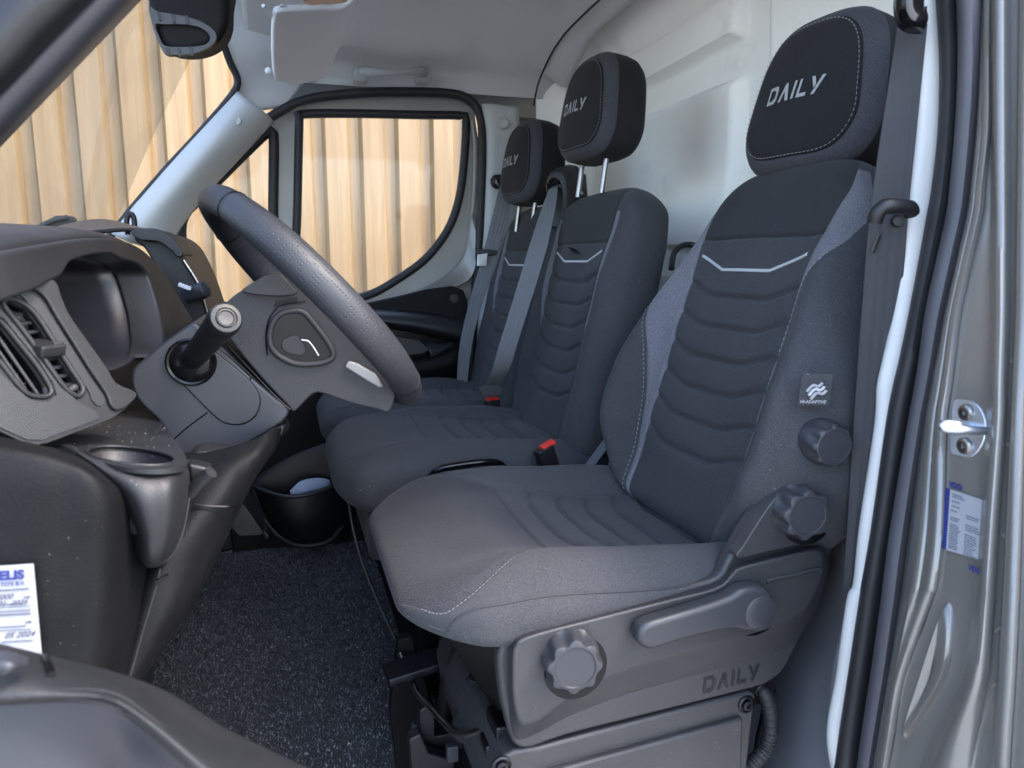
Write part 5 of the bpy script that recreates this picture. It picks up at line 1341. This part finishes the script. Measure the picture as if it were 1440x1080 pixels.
# ------------------------------------------------------------------ service sticker on the dashboard end
sy = .552
def SP(px, py, dy=0): return P(px, py, sy - dy)
tag_ = plate('service_sticker', np.array([SP(-62, 800), SP(47, 793), SP(59, 924), (SP(-50, 960))]), (0, .0006, 0), MT['paper'], None)
tag(tag_, 'white service sticker with blue print on the end of the dashboard', 'sticker')
su = SP(47, 793) - SP(0, 796); su /= np.linalg.norm(su); sv = SP(0, 796) - SP(4, 900); sv /= np.linalg.norm(sv)
text_on('lettering', 'ELIS', .0088, SP(-1, 815), su, sv, MT['ink'], tag_, .00045, .0010)
text_on('lettering', "TO'S B.V.", .0038, SP(1, 824), su, sv, MT['ink'], tag_, .00012, .0010)
for yy_, x0, x1, t in ((829, -20, 41, .0004), (849, 0, 32, .0003), (853, -20, 44, .0002), (859, -10, 43, .0003), (864, -10, 43, .0004), (881, -10, 36, .0003), (886, -10, 44, .0002), (902, 2, 46, .0003)):
    sl_ = -.10
    tube('rule', [SP(x0, yy_ - sl_ * 0 + (22 - x0) * .06, .0007), SP(x1, yy_ + (22 - x1) * .06, .0007)], t * 1.3, MT['dark_ink'], tag_, 4)
text_on('handwriting', '2000', .0052, SP(-7, 843), su, sv, MT['dark_ink'], tag_, .00008, .0010, shear=.5)
text_on('lettering', 'KM.', .0026, SP(34, 841), su, sv, MT['dark_ink'], tag_, .00008, .0010)
text_on('handwriting', '01  2026', .0050, SP(-4, 852), su, sv, MT['dark_ink'], tag_, .00008, .0010, shear=.5)
text_on('lettering', 'KM.', .0026, SP(36, 876), su, sv, MT['dark_ink'], tag_, .00008, .0010)
text_on('handwriting', '05 2024', .0055, SP(6, 897), su, sv, MT['dark_ink'], tag_, .00008, .0010, shear=.5)

# ------------------------------------------------------------------ open driver door, close to the lens
dd_ = thing('driver_door', 'top edge of the open driver door trim, closest to the viewer and out of focus', 'door', (-.2, .35, .4))
rails('door_capping', [
    [(-90, 885, .43), (0, 905, .43), (70, 922, .43), (160, 944, .43), (240, 975, .43), (330, 1030, .43), (500, 1110, .43)],
    [(-90, 892, .40), (0, 914, .40), (70, 934, .40), (160, 956, .40), (235, 990, .40), (320, 1046, .40), (450, 1118, .40)],
    [(-90, 930, .375), (0, 940, .375), (80, 955, .375), (160, 972, .375), (225, 1006, .375), (300, 1062, .375), (390, 1130, .375)],
    [(-90, 985, .362), (0, 982, .362), (80, 978, .362), (150, 982, .362), (200, 1010, .362), (270, 1070, .362), (340, 1140, .362)],
    [(-90, 996, .372), (0, 992, .372), (80, 988, .372), (145, 992, .372), (190, 1018, .372), (258, 1078, .372), (320, 1150, .372)]], MT['dash'], dd_, 40, 60, .004, param=True)
rails('armrest_recess', [
    [(-90, 990, .374), (0, 986, .374), (80, 982, .374), (148, 988, .374), (196, 1014, .374), (262, 1074, .374), (330, 1145, .374)],
    [(-90, 1060, .372), (0, 1060, .372), (80, 1060, .376), (140, 1060, .384), (180, 1070, .392), (230, 1100, .392), (290, 1160, .392)],
    [(-90, 1160, .366), (0, 1160, .366), (80, 1160, .37), (140, 1160, .38), (170, 1165, .39), (210, 1180, .392), (250, 1200, .392)]], MT['shroud'], dd_, 24, 40, .004, param=True)
rails('inner_handle', [
    [(-60, 908, .37), (-10, 912, .365), (20, 916, .365), (44, 926, .37)],
    [(-60, 930, .36), (-10, 932, .355), (20, 934, .355), (40, 938, .365)]], MT['shroud'], dd_, 8, 16, .006)
tube('capping_notch', [P(62, 924, .41), P(68, 936, .39), (P(72, 950, .375))], .002, MT['gloss'], dd_, 6, 10)

# wiper resting outside the windscreen
wp = thing('wiper', 'black wiper arm resting at the foot of the windscreen outside', 'wiper', tuple(P(80, 318, 2.1)))
tube('wiper_arm', [P(*p) for p in [(14, 340, 2.2), (44, 326, 2.2), (72, 312, 2.2), (96, 306, 2.2)]], .008, MT['black'], wp, 8, 20)
tube('wiper_spindle', [P(84, 314, 2.215), P(84, 314, 2.215) - np.array([.0, 0, .13])], .008, MT['black'], wp, 10)
plate('wiper_joint', tr([(62, 312), (78, 303), (102, 304), (106, 312), (86, 317), (70, 324)], 2.2, None), (0, .03, 0), MT['black'], wp, bev=.003)

# outer skin: roof, cowl and flank so that the van closes itself off
rf = mesh('roof_skin', [(-.12, .50, 1.585), (3.2, .50, 1.585), (3.2, 2.25, 1.585), (-.12, 2.25, 1.585), (-.12, .50, 1.64), (3.2, .50, 1.64), (3.2, 2.25, 1.64), (-.12, 2.25, 1.64)],
    [(0, 1, 2, 3), (7, 6, 5, 4), (0, 4, 5, 1), (1, 5, 6, 2), (2, 6, 7, 3), (3, 7, 4, 0)], MT['paint'], van, False)
mesh('cargo_flank', [(.78, .40, -.3), (3.2, .40, -.3), (3.2, .40, 1.64), (.78, .40, 1.64)], [(0, 1, 2, 3)], MT['paint'], van, False)
mesh('cargo_far_side', [(.95, 2.26, -.3), (3.2, 2.26, -.3), (3.2, 2.26, 1.64), (.95, 2.26, 1.64), (.66, 2.24, -.3), (.66, 2.24, 1.60)], [(0, 3, 2, 1), (0, 4, 5, 3)], MT['paint'], van, False)
mesh('side_rail_skin', [(-.04, 2.206, 1.33), (.95, 2.206, 1.33), (.95, 2.24, 1.60), (-.04, 2.24, 1.60)], [(0, 1, 2, 3)], MT['frame'], van, False)
mesh('bonnet', [(-.78, .55, .86), (-.78, 2.2, .86), (-1.6, 2.1, .55), (-1.6, .65, .55), (-1.7, .65, -.3), (-1.7, 2.1, -.3)], [(0, 1, 2, 3), (3, 2, 5, 4)], MT['paint'], van, False)
mesh('front_flank', [(-.30, 2.2, -.3), (-1.7, 2.15, -.3), (-1.6, 2.12, .55), (-.78, 2.2, .86), (-.30, 2.2, .80)], [(0, 1, 2, 3, 4)], MT['paint'], van, False)
mesh('sill', [(-.9, .50, .09), (.60, .50, .09), (.60, .68, .09), (-.9, .68, .09), (-.9, .50, -.25), (.60, .50, -.25)], [(0, 1, 2, 3), (0, 4, 5, 1)], MT['paint'], van, False)
rails('pillar_foot_panel', [
    [(1204, 640, .66), (1200, 760, .66), (1190, 860, .66), (1172, 960, .66), (1170, 1100, .66)],
    [(1190, 640, .70), (1184, 760, .70), (1160, 860, .72), (1130, 960, .72), (1110, 1100, .72)],
    [(1180, 640, .80), (1170, 760, .80), (1120, 860, .80), (1080, 960, .80), (1050, 1100, .80)]], MT['paintin'], van, 16, 24, .004)

mesh('door_skin', [(-.95, 2.235, -.3), (.62, 2.235, -.3), (.60, 2.235, .74), (-.95, 2.235, .74)], [(0, 1, 2, 3)], MT['paint'], pd, False)
mesh('footwell_wall', [(-.95, .66, .02), (-.95, 2.23, .02), (-.95, 2.23, .85), (-.95, .66, .85)], [(0, 1, 2, 3)], MT['black'], van, False)

# raised script and lines on the back of the airbag cover
for i in range(7):
    a = 386 + i * 4.6
    tube('raised_script', [P(a, 432 - i * .9, .8435), P(a + 2.5, 424 - i * .9, .8435), P(a + 4.2, 427 - i * .9, .8435), P(a + 3, 432 - i * .9, .8435)], .0006, MT['gloss'], hb, 5, 10)
tube('cover_line', [P(*p) for p in [(376, 500, .8435), (374, 474, .8435), (378, 450, .8435), (388, 434, .8435), (400, 428, .8435), (430, 424, .8435)]], .0008, MT['gloss'], hb, 6, 30)
tube('cover_line', [P(*p) for p in [(322, 488, .8435), (352, 520, .8435), (386, 556, .8435), (408, 576, .8435)]], .0010, MT['gloss'], hb, 6, 30)

# dust and grit lying on the shelf by the cup holder
V = []; F = []; r2 = np.random.default_rng(11)
for i in range(110):
    a, b = r2.uniform(60, 240), r2.uniform(590, 632)
    c = PP(a, b, A_, nS) + nS * .0006; q = r2.uniform(.0002, .0007); ang = r2.uniform(0, 6.28); k = len(V)
    t1 = np.array([math.cos(ang), math.sin(ang), 0]); t2 = np.cross(nS, t1)
    V += [c - t1 * q, c + t1 * q * r2.uniform(.6, 2.0), c + t2 * q * .8, c + nS * q]
    F += [(k, k + 1, k + 3), (k + 1, k + 2, k + 3), (k + 2, k, k + 3)]
gr = mesh('dust', V, F, MT['alu'], da, False); gr['kind'] = 'stuff'

# the rest of the near pillar: outer skin back to the load-bay flank, liner back to the bulkhead, rail over the door
zs_ = np.linspace(0, 1, 24)
lastc = np.array([P(x_, y_, XJ(y_) + .03, 'X') for x_, y_ in zip(avg(c7, c8, 8), YS)])
lastc = crp(lastc, 40)
ps = np.array([[q, q + (.03, -.012, 0), q + (.09, -.02, 0), (max(q[0] + .14, .80), .40, q[2])] for q in lastc])
grid('pillar_skin', ps, MT['paint'], van, thick=.002)
fl_ = crp(np.array([P(x_, y_, .628) for x_, y_ in zip(avg(c0, c1, .2), YS)]), 40)
grid('pillar_liner', np.array([[q, q + (.03, .02, 0), (.92, .655, q[2])] for q in fl_]), MT['head'], van, thick=.003)

tube('door_header_seal', [(-.02, .575, 1.36), (.10, .575, 1.42), (.35, .575, 1.44), (.62, .60, 1.42), (.70, .615, 1.36)], .018, MT['rubber'], van, 12, 40)
grid('door_header', np.array([[(x_, .60, 1.40), (x_, .56, 1.43), (x_, .52, 1.52), (x_, .50, 1.60)] for x_ in np.linspace(-.14, .90, 12)]), MT['paint'], van, thick=.003)
